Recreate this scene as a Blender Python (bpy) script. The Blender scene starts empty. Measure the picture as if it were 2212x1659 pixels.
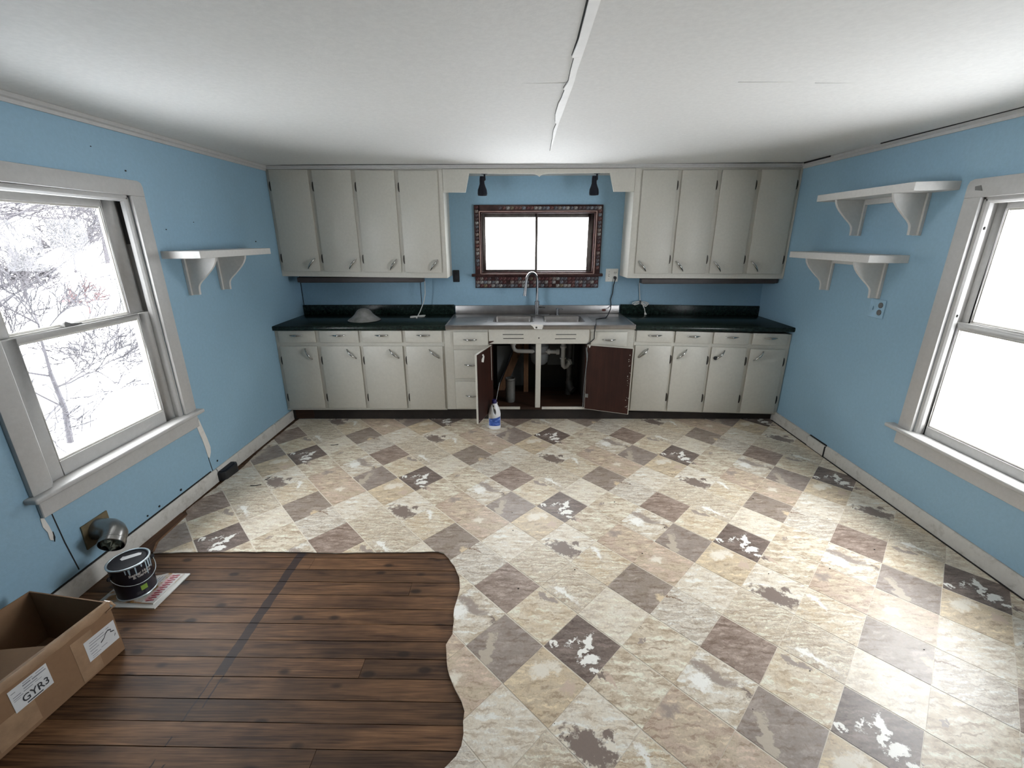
import bpy, bmesh, math, random
from mathutils import Vector, Matrix, Euler, geometry

# ------------------------------------------------------------------ camera, world, exposure
SC = bpy.context.scene
COL = SC.collection
R = math.radians
XL, XR, YW, HC, YB, YU, YR = -2.141, 2.441, 4.4865, 2.2234, 3.865, 4.156, -3.4
cam = bpy.data.cameras.new('camera')
cam.sensor_fit = 'HORIZONTAL'; cam.sensor_width = 36.0; cam.lens = 958.7 / 2212 * 36.0
cam.clip_start = 0.02; cam.clip_end = 300
camo = bpy.data.objects.new('camera', cam); COL.objects.link(camo)
camo.matrix_world = (Matrix.Translation((0, 0, 1.649)) @ Matrix.Rotation(R(0.484), 4, 'Z')
                     @ Matrix.Rotation(R(90 - 18.26), 4, 'X') @ Matrix.Rotation(R(-0.183), 4, 'Z'))
SC.camera = camo
SC.view_settings.view_transform = 'Standard'
SC.view_settings.look = 'None'
SC.view_settings.gamma = 1.0
SC.view_settings.use_curve_mapping = False
SC.view_settings.exposure = 1.08
SC.cycles.max_bounces = 14
SC.cycles.diffuse_bounces = 8
SC.cycles.glossy_bounces = 4
SC.cycles.transparent_max_bounces = 12
SC.cycles.sample_clamp_indirect = 8.0
SC.cycles.caustics_reflective = False

world = bpy.data.worlds.new('winter_sky'); SC.world = world
world.use_nodes = True
wn = world.node_tree; wn.nodes.clear()
w_out = wn.nodes.new('ShaderNodeOutputWorld'); w_bg = wn.nodes.new('ShaderNodeBackground')
w_tc = wn.nodes.new('ShaderNodeTexCoord'); w_sep = wn.nodes.new('ShaderNodeSeparateXYZ'); w_ramp = wn.nodes.new('ShaderNodeValToRGB')
w_map = wn.nodes.new('ShaderNodeMapRange'); w_map.inputs[1].default_value = -1; w_map.inputs[2].default_value = 1
wn.links.new(w_tc.outputs['Generated'], w_sep.inputs[0]); wn.links.new(w_sep.outputs[2], w_map.inputs[0])
wn.links.new(w_map.outputs[0], w_ramp.inputs[0])
w_ramp.color_ramp.elements[0].position = 0.35; w_ramp.color_ramp.elements[0].color = (0.86, 0.88, 0.92, 1)   # snow fields below the horizon
w_ramp.color_ramp.elements[1].position = 0.75; w_ramp.color_ramp.elements[1].color = (0.97, 0.98, 1.0, 1)    # overcast sky
wn.links.new(w_ramp.outputs[0], w_bg.inputs[0]); w_bg.inputs[1].default_value = 9.0
wn.links.new(w_bg.outputs[0], w_out.inputs[0])

sky = bpy.data.lights.new('overcast_sky_light', 'SUN'); sky.energy = 5.0; sky.angle = R(72); sky.color = (0.97, 0.98, 1.0)
sko = bpy.data.objects.new('overcast_sky_light', sky); sko.rotation_euler = (0, R(43), 0); sko.location = (0, 0, 8); COL.objects.link(sko)

def portal(name, loc, rot, sx, sy):                  # light portals: guide sky sampling through each window opening
    l = bpy.data.lights.new(name, 'AREA'); l.shape = 'RECTANGLE'; l.size = sx; l.size_y = sy
    l.cycles.is_portal = True
    o = bpy.data.objects.new(name, l); o.location = loc; o.rotation_euler = rot; COL.objects.link(o)
portal('daylight_portal', (XL - 0.16, 2.205, 1.22), (0, R(-90), 0), 1.36, 0.90)
portal('daylight_portal', (XR + 0.16, 2.08, 1.17), (0, R(90), 0), 1.40, 0.90)
portal('daylight_portal', (0.21, YW + 0.14, 1.60), (R(-90), 0, 0), 1.12, 0.58)

# ------------------------------------------------------------------ helpers
WL = {}                                              # world location of each object (rotation-free parents)
class MB:
    def __init__(s): s.v = []; s.f = []; s.mi = []; s.cur = 0
    def add(s, vs, fs):
        n = len(s.v); s.v += [tuple(v) for v in vs]
        for f in fs: s.f.append(tuple(i + n for i in f)); s.mi.append(s.cur)
        return s
    def mat(s, i): s.cur = i; return s
    def box(s, x0, x1, y0, y1, z0, z1):
        if x0 > x1: x0, x1 = x1, x0
        if y0 > y1: y0, y1 = y1, y0
        if z0 > z1: z0, z1 = z1, z0
        vs = [(x, y, z) for z in (z0, z1) for y in (y0, y1) for x in (x0, x1)]
        return s.add(vs, [(0, 2, 3, 1), (4, 5, 7, 6), (0, 1, 5, 4), (1, 3, 7, 5), (3, 2, 6, 7), (2, 0, 4, 6)])
    def prism(s, poly, ax, a, b):                    # poly: 2D points on the other two axes (in xyz order)
        def P(p, t):
            return {'x': (t, p[0], p[1]), 'y': (p[0], t, p[1]), 'z': (p[0], p[1], t)}[ax]
        n = len(poly)
        vs = [P(p, a) for p in poly] + [P(p, b) for p in poly]
        fs = [tuple(range(n)), tuple(range(2 * n - 1, n - 1, -1))]
        fs += [(i, i + n, (i + 1) % n + n, (i + 1) % n) for i in range(n)]
        return s.add(vs, fs)
    def tube(s, pts, r, n=8, closed=False, cap=True, flat=1.0):
        pts = [Vector(p) for p in pts]; m = len(pts); rs = r if isinstance(r, (list, tuple)) else [r] * m
        vs = []; up = Vector((0, 0, 1)); prev = None
        for i, p in enumerate(pts):
            a = pts[i - 1] if (i > 0 or closed) else p; b = pts[(i + 1) % m] if (i < m - 1 or closed) else p
            t = (b - a).normalized()
            if prev is None:
                nn = t.cross(up)
                if nn.length < 1e-3: nn = t.cross(Vector((1, 0, 0)))
                nn.normalize()
            else:
                nn = prev - t * prev.dot(t)
                if nn.length < 1e-5: nn = t.orthogonal()
                nn.normalize()
            prev = nn; bb = t.cross(nn)
            for k in range(n):
                an = 2 * math.pi * k / n
                vs.append(p + (nn * math.cos(an) + bb * math.sin(an) * flat) * rs[i])
        fs = []
        for i in range(m if closed else m - 1):
            j = (i + 1) % m
            for k in range(n):
                fs.append((i * n + k, i * n + (k + 1) % n, j * n + (k + 1) % n, j * n + k))
        if cap and not closed:
            fs.append(tuple(range(n - 1, -1, -1))); fs.append(tuple((m - 1) * n + k for k in range(n)))
        return s.add(vs, fs)
    def lathe(s, prof, c, n=24, ax='z', sy=1.0, caps=True):     # prof: (radius, height)
        vs = []; fs = []
        for (r, h) in prof:
            for k in range(n):
                a = 2 * math.pi * k / n; u, w = r * math.cos(a), r * math.sin(a) * sy
                p = {'z': (u, w, h), 'y': (u, h, w), 'x': (h, u, w)}[ax]
                vs.append((c[0] + p[0], c[1] + p[1], c[2] + p[2]))
        for i in range(len(prof) - 1):
            for k in range(n):
                fs.append((i * n + k, i * n + (k + 1) % n, (i + 1) * n + (k + 1) % n, (i + 1) * n + k))
        if caps and prof[0][0] > 1e-5: fs.append(tuple(range(n - 1, -1, -1)))
        if caps and prof[-1][0] > 1e-5: fs.append(tuple((len(prof) - 1) * n + k for k in range(n)))
        return s.add(vs, fs)
    def warp(s, fn): s.v = [fn(*p) for p in s.v]; return s

def mesh_of(name, mb, mats, off=(0, 0, 0), bevel=0.0, seg=1, smooth=True, ang=35):
    me = bpy.data.meshes.new(name)
    ox, oy, oz = off
    me.from_pydata([(x - ox, y - oy, z - oz) for x, y, z in mb.v], [], mb.f)
    if not isinstance(mats, (list, tuple)): mats = [mats]
    for m in mats: me.materials.append(m)
    if len(mats) > 1: me.polygons.foreach_set('material_index', mb.mi)
    bm = bmesh.new(); bm.from_mesh(me)
    bmesh.ops.remove_doubles(bm, verts=bm.verts, dist=1e-6)
    bmesh.ops.recalc_face_normals(bm, faces=bm.faces)
    if bevel > 0:
        es = [e for e in bm.edges if len(e.link_faces) == 2 and e.calc_face_angle(0) > R(40)]
        bmesh.ops.bevel(bm, geom=es, offset=bevel, segments=seg, affect='EDGES', profile=0.5, clamp_overlap=True)
    bm.to_mesh(me); bm.free()
    if smooth:
        me.shade_smooth()
        me.set_sharp_from_angle(angle=R(ang))
    return me

def link(name, data, parent, loc):
    o = bpy.data.objects.new(name, data); COL.objects.link(o)
    WL[o.name] = Vector(loc)
    if parent is not None:
        o.parent = parent; o.location = Vector(loc) - WL[parent.name]
    else: o.location = loc
    return o
def tag(o, label=None, cat=None, group=None, kind=None):
    if label: o['label'] = label
    if cat: o['category'] = cat
    if group: o['group'] = group
    if kind: o['kind'] = kind
    return o
def thing(name, label, cat, loc, group=None):
    return tag(link(name, None, None, loc), label, cat, group)
def part(name, mb, mats, parent, loc=None, **k):     # vertices given in room coordinates
    if loc is None: loc = WL[parent.name] if parent is not None else (0, 0, 0)
    return link(name, mesh_of(name, mb, mats, loc, **k), parent, loc)
def islands(mb):
    p = list(range(len(mb.v)))
    def find(a):
        while p[a] != a: p[a] = p[p[a]]; a = p[a]
        return a
    for f in mb.f:
        for i in f[1:]: p[find(i)] = find(f[0])
    g = {}
    for f in mb.f: g.setdefault(find(f[0]), []).append(f)
    out = []
    for fs in g.values():
        ids = sorted({i for f in fs for i in f}); m = {i: k for k, i in enumerate(ids)}; q = MB()
        q.add([mb.v[i] for i in ids], [tuple(m[i] for i in f) for f in fs]); out.append(q)
    return out
def parts(name, mb, mats, parent, **k):              # every separate piece its own object
    return [part(name, q, mats, parent, **k) for q in islands(mb)]
def inst(name, me, parent, loc, rot=(0, 0, 0), scale=(1, 1, 1)):
    o = link(name, me, parent, loc); o.rotation_euler = rot; o.scale = scale; return o
def structure(name, mb, mats, label, cat, **k):
    o = part(name, mb, mats, None, **k); return tag(o, label, cat, kind='structure')
def text_mb(s, size=1.0, bold=0.0, align='LEFT', spacing=1.0, line=1.0):
    cu = bpy.data.curves.new('lettering', 'FONT'); cu.body = s; cu.size = size; cu.offset = bold; cu.align_x = align
    cu.space_character = spacing; cu.space_line = line; cu.resolution_u = 3
    o = bpy.data.objects.new('lettering', cu); COL.objects.link(o)
    me = bpy.data.meshes.new_from_object(o.evaluated_get(bpy.context.evaluated_depsgraph_get()))
    mb = MB(); mb.add([tuple(v.co) for v in me.vertices], [tuple(p.vertices) for p in me.polygons])
    bpy.data.objects.remove(o); bpy.data.curves.remove(cu); bpy.data.meshes.remove(me)
    return mb

# ------------------------------------------------------------------ materials
class NT:
    def __init__(s, name):
        s.m = bpy.data.materials.new(name); s.m.use_nodes = True
        s.t = s.m.node_tree; s.b = s.t.nodes['Principled BSDF']
    def n(s, typ, **kw):
        nd = s.t.nodes.new(typ)
        for k, v in kw.items(): setattr(nd, k, v)
        return nd
    def l(s, a, b): s.t.links.new(a, b)
    def coord(s, what='Object'): return s.n('ShaderNodeTexCoord').outputs[what]
    def mapping(s, vec, scale=(1, 1, 1), rot=(0, 0, 0), loc=(0, 0, 0)):
        m = s.n('ShaderNodeMapping'); m.inputs['Scale'].default_value = scale; m.inputs['Rotation'].default_value = rot
        m.inputs['Location'].default_value = loc; s.l(vec, m.inputs[0]); return m.outputs[0]
    def noise(s, vec, scale=5, detail=4, rough=0.55, dist=0.0, out='Fac'):
        x = s.n('ShaderNodeTexNoise'); x.inputs['Scale'].default_value = scale; x.inputs['Detail'].default_value = detail
        x.inputs['Roughness'].default_value = rough; x.inputs['Distortion'].default_value = dist
        if vec is not None: s.l(vec, x.inputs['Vector'])
        return x.outputs[out]
    def ramp(s, fac, stops):
        r = s.n('ShaderNodeValToRGB'); e = r.color_ramp.elements
        while len(e) < len(stops): e.new(0.5)
        for el, (p, c) in zip(e, stops):
            el.position = p; el.color = (c, c, c, 1) if isinstance(c, (int, float)) else (*c, 1)
        s.l(fac, r.inputs[0]); return r.outputs[0]
    def mix(s, fac, a, b, mode='MIX'):
        x = s.n('ShaderNodeMix', data_type='RGBA', blend_type=mode)
        for v, i in ((fac, 0), (a, 6), (b, 7)):
            if hasattr(v, 'links'): s.l(v, x.inputs[i])
            elif i == 0: x.inputs[0].default_value = v
            else: x.inputs[i].default_value = (*v, 1)
        return x.outputs[2]
    def math(s, op, a, b=None, clamp=False):
        x = s.n('ShaderNodeMath', operation=op, use_clamp=clamp)
        for v, i in ((a, 0), (b, 1)):
            if v is None: continue
            if hasattr(v, 'links'): s.l(v, x.inputs[i])
            else: x.inputs[i].default_value = v
        return x.outputs[0]
    def vmath(s, op, a, b=None):
        x = s.n('ShaderNodeVectorMath', operation=op)
        for v, i in ((a, 0), (b, 1)):
            if v is None: continue
            if hasattr(v, 'links'): s.l(v, x.inputs[i])
            else: x.inputs[i].default_value = v
        return x.outputs['Value' if op in ('LENGTH', 'DISTANCE', 'DOT_PRODUCT') else 0]
    def color(s, c):
        if hasattr(c, 'links'): s.l(c, s.b.inputs['Base Color'])
        else: s.b.inputs['Base Color'].default_value = (*c, 1)
        return s
    def rough(s, r):
        if hasattr(r, 'links'): s.l(r, s.b.inputs['Roughness'])
        else: s.b.inputs['Roughness'].default_value = r
        return s
    def bump(s, h, strength=0.2, dist=0.002):
        b = s.n('ShaderNodeBump'); b.inputs['Strength'].default_value = strength; b.inputs['Distance'].default_value = dist
        s.l(h, b.inputs['Height']); s.l(b.outputs[0], s.b.inputs['Normal']); return s
    def set(s, **k):
        for n_, v in k.items(): s.b.inputs[n_.replace('_', ' ')].default_value = v
        return s

def plain(name, c, rough=0.5, var=0.12, scale=14, metal=0.0, bump=0.0, bscale=60, bdist=0.001, spec=None):
    t = NT(name); v = t.coord()
    f = t.noise(v, scale, 4)
    lo = tuple(x * (1 - var) for x in c); hi = tuple(min(1, x * (1 + var)) for x in c)
    t.color(t.ramp(f, [(0.3, lo), (0.7, hi)])).rough(rough).set(Metallic=metal)
    if spec is not None: t.set(Specular_IOR_Level=spec)
    if bump: t.bump(t.noise(v, bscale, 3), bump, bdist)
    return t.m

def dirty(name, c, dirt, rough=0.5, amt=0.5, scale=6, bump=0.15, bscale=90, fine=50):
    t = NT(name); v = t.coord()
    f = t.noise(v, scale, 6, 0.65)
    g = t.noise(v, fine, 3, 0.6)
    base = t.mix(t.ramp(g, [(0.35, 0), (0.7, 1)]), tuple(x * 0.93 for x in c), c)
    t.color(t.mix(t.ramp(f, [(0.52, 0), (0.75, amt)]), base, dirt)).rough(rough)
    if bump: t.bump(t.noise(v, bscale, 3), bump, 0.0015)
    return t.m

M = {}
M['wall'] = dirty('blue_wall_paint', (0.278, 0.442, 0.565), (0.245, 0.38, 0.48), 0.55, 0.5, 2.2, 0.35, 70)
M['ceiling'] = dirty('white_ceiling_paint', (0.71, 0.70, 0.675), (0.63, 0.61, 0.575), 0.75, 0.35, 1.6, 0.3, 110)
M['tape'] = plain('seam_tape_white', (0.86, 0.85, 0.83), 0.6, 0.04)
M['cab'] = dirty('cream_cabinet_paint', (0.565, 0.54, 0.478), (0.48, 0.445, 0.38), 0.42, 0.35, 5, 0.12, 160)
M['trimwhite'] = dirty('white_trim_paint', (0.50, 0.49, 0.475), (0.39, 0.375, 0.355), 0.45, 0.4, 9, 0.15, 120)
M['baseboard'] = dirty('dirty_baseboard_paint', (0.56, 0.54, 0.50), (0.27, 0.24, 0.20), 0.6, 0.75, 14, 0.3, 80)
M['plaster'] = dirty('bare_plaster', (0.74, 0.71, 0.67), (0.55, 0.50, 0.46), 0.9, 0.6, 25, 0.6, 60)
M['shelf'] = dirty('shelf_paint', (0.62, 0.605, 0.58), (0.62, 0.60, 0.56), 0.5, 0.3, 10, 0.1, 120)
M['chrome'] = plain('worn_chrome', (0.46, 0.45, 0.43), 0.16, 0.25, 40, 1.0)
M['hinge'] = plain('dark_hinge_metal', (0.05, 0.042, 0.035), 0.45, 0.3, 60, 0.6)
M['steel'] = plain('brushed_steel', (0.31, 0.297, 0.292), 0.36, 0.12, 12, 1.0)
M['steeldark'] = plain('brushed_faucet_steel', (0.27, 0.27, 0.28), 0.27, 0.1, 12, 1.0)
M['black'] = plain('black_plastic', (0.012, 0.012, 0.014), 0.4, 0.2)
M['blackmetal'] = plain('black_lamp_enamel', (0.008, 0.009, 0.015), 0.45, 0.2, spec=0.2)
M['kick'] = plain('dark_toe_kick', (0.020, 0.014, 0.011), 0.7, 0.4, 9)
M['darkgap'] = plain('dark_gap', (0.015, 0.013, 0.012), 0.9, 0.2)
M['brownbar'] = plain('brown_light_housing', (0.05, 0.038, 0.036), 0.5, 0.2)
M['cordwhite'] = plain('white_cord', (0.66, 0.65, 0.62), 0.5, 0.08)
M['outletwhite'] = plain('outlet_plastic', (0.72, 0.71, 0.66), 0.4, 0.06)
M['outletblue'] = plain('painted_outlet', (0.30, 0.47, 0.60), 0.5, 0.12)
M['pvc'] = plain('white_pipe', (0.40, 0.385, 0.355), 0.45, 0.15, 10)
M['greymetal'] = dirty('galvanised_metal', (0.15, 0.148, 0.14), (0.05, 0.042, 0.035), 0.5, 0.6, 14, 0.1)
M['greypanel'] = dirty('grey_panel', (0.13, 0.135, 0.135), (0.06, 0.06, 0.06), 0.7, 0.5, 8, 0.2)
M['darkmetal'] = plain('dark_pipe', (0.07, 0.065, 0.06), 0.5, 0.3)
M['rod'] = plain('grey_rod', (0.4, 0.4, 0.39), 0.4, 0.1)
M['mahogany'] = plain('dark_mahogany', (0.040, 0.014, 0.012), 0.33, 0.45, 30)
M['sash'] = plain('weathered_sash', (0.10, 0.085, 0.075), 0.45, 0.3, 20)
M['bead'] = plain('glossy_bead', (0.30, 0.20, 0.17), 0.25, 0.2)
M['bottle'] = plain('white_bottle', (0.78, 0.78, 0.80), 0.35, 0.03)
M['navy'] = plain('navy_cap', (0.018, 0.014, 0.10), 0.4, 0.1)
M['bluelabel'] = NT('blue_label')
_t = M['bluelabel']; _v = _t.coord()
_t.color(_t.ramp(_t.noise(_t.mapping(_v, (22, 22, 60)), 1.0, 2), [(0.35, (0.02, 0.05, 0.22)), (0.55, (0.05, 0.13, 0.50)), (0.72, (0.30, 0.42, 0.78))])).rough(0.35)
M['bluelabel'] = _t.m
M['cardboard'] = dirty('cardboard', (0.265, 0.150, 0.078), (0.20, 0.11, 0.058), 0.75, 0.5, 7, 0.1, 140)
M['tapeclear'] = plain('packing_tape', (0.36, 0.23, 0.14), 0.16, 0.15, 20)
M['paper'] = plain('paper_label', (0.70, 0.70, 0.70), 0.55, 0.05)
M['ink'] = plain('black_ink', (0.03, 0.03, 0.035), 0.6, 0.1)
M['greyink'] = plain('faded_ink', (0.26, 0.26, 0.29), 0.6, 0.2)
M['paintcan'] = plain('black_can_label', (0.012, 0.012, 0.020), 0.30, 0.3, 12)
M['lid'] = plain('black_can_lid', (0.016, 0.016, 0.020), 0.55, 0.3, 12, spec=0.2)
M['canrim'] = plain('can_rim_metal', (0.62, 0.70, 0.74), 0.28, 0.1, 20, 0.7)
M['drip'] = plain('pale_blue_drip', (0.38, 0.50, 0.58), 0.35, 0.1)
M['cantext'] = plain('silver_print', (0.55, 0.53, 0.50), 0.4, 0.1)
M['green'] = plain('green_sticker', (0.22, 0.36, 0.05), 0.5, 0.2)
M['magwhite'] = plain('magazine_white', (0.68, 0.67, 0.64), 0.32, 0.06)
M['magred'] = plain('magazine_red', (0.30, 0.022, 0.04), 0.32, 0.2)
M['magpink'] = plain('magazine_pink', (0.66, 0.36, 0.37), 0.32, 0.1)
M['cover'] = NT('magazine_cover')
_t = M['cover']; _v = _t.coord()
_t.color(_t.ramp(_t.noise(_t.mapping(_v, (13, 17, 1)), 1.0, 3, 0.6, 0.4), [(0.30, (0.04, 0.03, 0.03)), (0.42, (0.36, 0.17, 0.04)), (0.50, (0.50, 0.45, 0.40)), (0.58, (0.55, 0.53, 0.5)), (0.68, (0.10, 0.17, 0.07))])).rough(0.3)
M['cover'] = _t.m
M['duct'] = dirty('galvanised_duct', (0.30, 0.295, 0.285), (0.16, 0.15, 0.14), 0.30, 0.5, 16, 0.1)
M['duct'].node_tree.nodes['Principled BSDF'].inputs['Metallic'].default_value = 0.9
M['ductplate'] = plain('olive_plate', (0.135, 0.105, 0.055), 0.6, 0.25, 12)
M['rag'] = dirty('green_grey_rag', (0.20, 0.21, 0.16), (0.08, 0.09, 0.06), 0.9, 0.6, 40, 0.5)
M['dome'] = plain('frosted_glass_shade', (0.21, 0.205, 0.195), 0.45, 0.35, 16)
M['snow'] = plain('snow', (0.76, 0.77, 0.79), 0.8, 0.03, 3, bump=0.4, bscale=6, bdist=0.05)
M['bark'] = plain('frosted_bark', (0.026, 0.023, 0.026), 0.9, 0.3, 6)
M['redtwig'] = plain('red_twig', (0.045, 0.026, 0.027), 0.9, 0.3, 6)
M['grout'] = plain('vinyl_grout', (0.70, 0.63, 0.53), 0.45, 0.12, 8)
M['lining'] = plain('wall_framing', (0.25, 0.24, 0.23), 0.9, 0.1)
M['badge'] = plain('red_badge', (0.10, 0.022, 0.018), 0.3, 0.2)

_t = NT('clear_glass'); _t.t.nodes.remove(_t.b)
_tr = _t.n('ShaderNodeBsdfTransparent'); _tr.inputs[0].default_value = (0.96, 0.97, 0.97, 1)
_gl = _t.n('ShaderNodeBsdfGlossy'); _gl.inputs['Roughness'].default_value = 0.02
_mx = _t.n('ShaderNodeMixShader'); _fr = _t.n('ShaderNodeLayerWeight')
_t.l(_t.math('ADD', _t.math('MULTIPLY', _t.math('POWER', _fr.outputs['Facing'], 5.0), 0.9), 0.015), _mx.inputs[0]); _t.l(_tr.outputs[0], _mx.inputs[1]); _t.l(_gl.outputs[0], _mx.inputs[2])
_t.l(_mx.outputs[0], _t.t.nodes['Material Output'].inputs[0]); M['glass'] = _t.m

_t = NT('green_laminate'); _v = _t.coord()                     # dark green speckled laminate
_a = _t.noise(_v, 45, 5, 0.7); _b = _t.noise(_v, 180, 2, 0.6)
_c = _t.ramp(_a, [(0.35, (0.004, 0.007, 0.006)), (0.55, (0.010, 0.020, 0.016)), (0.72, (0.030, 0.050, 0.040))])
_t.color(_t.mix(_t.ramp(_b, [(0.58, 0), (0.68, 0.5)]), _c, (0.05, 0.06, 0.05))).rough(0.24).set(Specular_IOR_Level=0.28)
M['laminate'] = _t.m

def wood(name, dark, light, axis='x', rough=0.5, stripe=False, rnd=True):
    t = NT(name); v = t.coord()
    if rnd:
        oi = t.n('ShaderNodeObjectInfo')
        cx = t.n('ShaderNodeCombineXYZ'); t.l(t.math('MULTIPLY', oi.outputs['Random'], 37.0), cx.inputs[0]); t.l(t.math('MULTIPLY', oi.outputs['Random'], 11.0), cx.inputs[2])
        vv = t.vmath('ADD', v, cx.outputs[0])
    else: vv = v
    s1 = {'x': (1.3, 15, 15), 'y': (15, 1.3, 15), 'z': (15, 15, 1.3)}[axis]
    g = t.noise(t.mapping(vv, s1), 1.6, 5, 0.62, 0.8)
    s2 = {'x': (5, 170, 170), 'y': (170, 5, 170), 'z': (170, 170, 5)}[axis]
    g2 = t.noise(t.mapping(vv, s2), 1.0, 3, 0.6)
    big = t.noise(vv, 3.2, 3, 0.6)
    fac = t.math('ADD', t.math('MULTIPLY', g, 0.55), t.math('MULTIPLY', g2, 0.45))
    c = t.ramp(fac, [(0.38, dark), (0.51, tuple((a + b) / 2 for a, b in zip(dark, light))), (0.62, light)])
    c = t.mix(t.ramp(big, [(0.35, 0.55), (0.65, 0.0)]), c, tuple(x * 0.5 for x in dark), 'MIX')
    if rnd:
        vor = t.n('ShaderNodeTexVoronoi'); vor.inputs['Scale'].default_value = 1.0; vor.inputs['Randomness'].default_value = 1.0
        t.l(t.mapping(vv, {'x': (5.5, 11, 1), 'y': (11, 5.5, 1), 'z': (11, 11, 5.5)}[axis]), vor.inputs['Vector'])
        knot = t.ramp(vor.outputs['Distance'], [(0.10, 1.0), (0.20, 0.0)])
        c = t.mix(t.math('MULTIPLY', knot, 0.8), c, tuple(x * 0.28 for x in dark))
        tint = t.ramp(oi.outputs['Random'], [(0.0, 0.72), (1.0, 1.18)])
        c = t.mix(1.0, c, tint, 'MULTIPLY')
    if stripe:                                                  # old dark stain running across the boards
        sp = t.n('ShaderNodeSeparateXYZ'); t.l(v, sp.inputs[0])
        wob = t.math('MULTIPLY', t.math('SUBTRACT', t.noise(v, 14, 3), 0.5), 0.016)
        d = t.math('ABSOLUTE', t.math('ADD', t.math('ADD', sp.outputs[0], 1.186), wob))
        band = t.math('LESS_THAN', d, 0.0225)
        far = t.math('GREATER_THAN', sp.outputs[1], 1.312)
        edge = t.math('MULTIPLY', t.math('GREATER_THAN', d, 0.017), t.math('GREATER_THAN', t.noise(v, 9, 2), 0.47))
        m1 = t.math('MULTIPLY', band, t.math('MAXIMUM', far, edge))
        c = t.mix(t.math('MULTIPLY', m1, 0.82), c, (0.016, 0.011, 0.013))
    t.color(c).rough(rough).set(Specular_IOR_Level=0.3)
    t.bump(g2, 0.25, 0.0012)
    return t.m
M['plank'] = wood('old_pine_boards', (0.050, 0.021, 0.009), (0.235, 0.120, 0.056), 'x', 0.55, True)
M['threshold'] = wood('bare_brown_board', (0.10, 0.042, 0.020), (0.22, 0.11, 0.055), 'y', 0.6)
M['stud'] = wood('raw_stud', (0.16, 0.075, 0.035), (0.30, 0.16, 0.085), 'z', 0.7)
M['doorback'] = wood('red_brown_hardboard', (0.026, 0.008, 0.005), (0.048, 0.015, 0.009), 'z', 0.55, rnd=False)
M['cabfloor'] = wood('cabinet_floor', (0.03, 0.013, 0.008), (0.075, 0.034, 0.018), 'x', 0.6, rnd=False)

# vinyl tile print: eighteen designs that repeat over the sheet
CREAM, TAN, GREY, DARK, WHITE, YEL, PINK = (0.72, 0.635, 0.505), (0.565, 0.465, 0.34), (0.335, 0.272, 0.23), (0.215, 0.165, 0.138), (0.84, 0.81, 0.75), (0.63, 0.505, 0.345), (0.55, 0.425, 0.335)
PALE = (0.74, 0.675, 0.57)
def tile_mat(name, a, b, ang=30, stretch=4.0, sc=1.6, patches=(), vein=None, veinamt=0.0, seed=0.0):
    t = NT(name); v = t.coord()
    wob = t.vmath('SUBTRACT', t.noise(t.mapping(v, (1, 1, 0), loc=(seed, seed * 2, 0)), 3.2, 5, 0.65, out='Color'), (0.5, 0.5, 0.5))
    p = t.vmath('ADD', v, t.vmath('MULTIPLY', wob, (0.75, 0.75, 0)))
    ps = t.vmath('ADD', v, t.vmath('MULTIPLY', wob, (0.34, 0.34, 0)))
    st = t.mapping(ps, (1.0, stretch, 0), (0, 0, R(ang)), (seed, seed, 0))
    f = t.noise(st, sc, 6, 0.62, 0.3)
    c = t.ramp(f, [(0.41, b), (0.5, tuple((x + y) / 2 for x, y in zip(a, b))), (0.58, a)])
    s3 = t.noise(t.mapping(ps, (0.8, max(4.0, stretch * 1.5), 0), (0, 0, R(34)), (seed + 9, 3, 0)), 2.0, 6, 0.66, 0.25)
    c = t.mix(t.ramp(s3, [(0.39, 0.80), (0.465, 0.0)]), c, tuple(x * k_ for x, k_ in zip(b, (0.60, 0.525, 0.475))))
    c = t.mix(t.ramp(s3, [(0.535, 0.0), (0.61, 0.75)]), c, tuple(min(0.85, x * 1.35 + 0.03) for x in a))
    m4 = t.noise(t.mapping(v, (1, 1, 0), loc=(seed * 2, 4, 0)), 4.5, 6, 0.75)
    c = t.mix(t.ramp(m4, [(0.39, 0.55), (0.47, 0.0)]), c, tuple(x * k_ for x, k_ in zip(b, (0.68, 0.61, 0.57))))
    sp = t.noise(t.mapping(v, (1, 1, 0), loc=(seed, 0, 0)), 17, 4, 0.7)
    c = t.mix(t.ramp(sp, [(0.34, 0.30), (0.50, 0.0)]), c, tuple(x * 0.55 for x in b))
    c = t.mix(t.ramp(sp, [(0.54, 0.0), (0.72, 0.32)]), c, tuple(min(1, x * 1.3) for x in a))
    if vein:
        fv = t.noise(t.mapping(p, (1.2, stretch * 1.7, 0), (0, 0, R(ang)), (seed + 5, 0, 0)), 1.7, 5, 0.6)
        k = t.ramp(fv, [(0.46, 0), (0.495, veinamt), (0.53, 0)])
        c = t.mix(k, c, vein)
    for (cx, cy, rx, ry, pa, col, sharp) in patches:
        q = t.mapping(t.vmath('SUBTRACT', p, (cx, cy, 0)), (1, 1, 0), (0, 0, R(-pa)))
        q = t.vmath('DIVIDE', q, (rx, ry, 1))
        dd = t.math('ADD', t.vmath('LENGTH', q), t.math('MULTIPLY', t.math('SUBTRACT', m4, 0.5), 2.2))
        k = t.ramp(dd, [(max(0.0, 1 - sharp), 1), (min(1.0, 0.999), 0)]) if sharp < 1 else t.ramp(dd, [(0.2, 1), (1.0, 0)])
        c = t.mix(k, c, t.mix(t.ramp(sp, [(0.3, 0.0), (0.7, 0.35)]), col, tuple(min(1, x * 1.25) for x in col)))
    t.color(c).rough(t.ramp(sp, [(0.2, 0.30), (0.8, 0.46)]))
    t.set(Specular_IOR_Level=0.38)
    t.bump(f, 0.08, 0.002)
    return t.m
def TM(i, *a, **k): return tile_mat('stone_print_tile_%d' % i, *a, seed=i * 3.7, **k)
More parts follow.
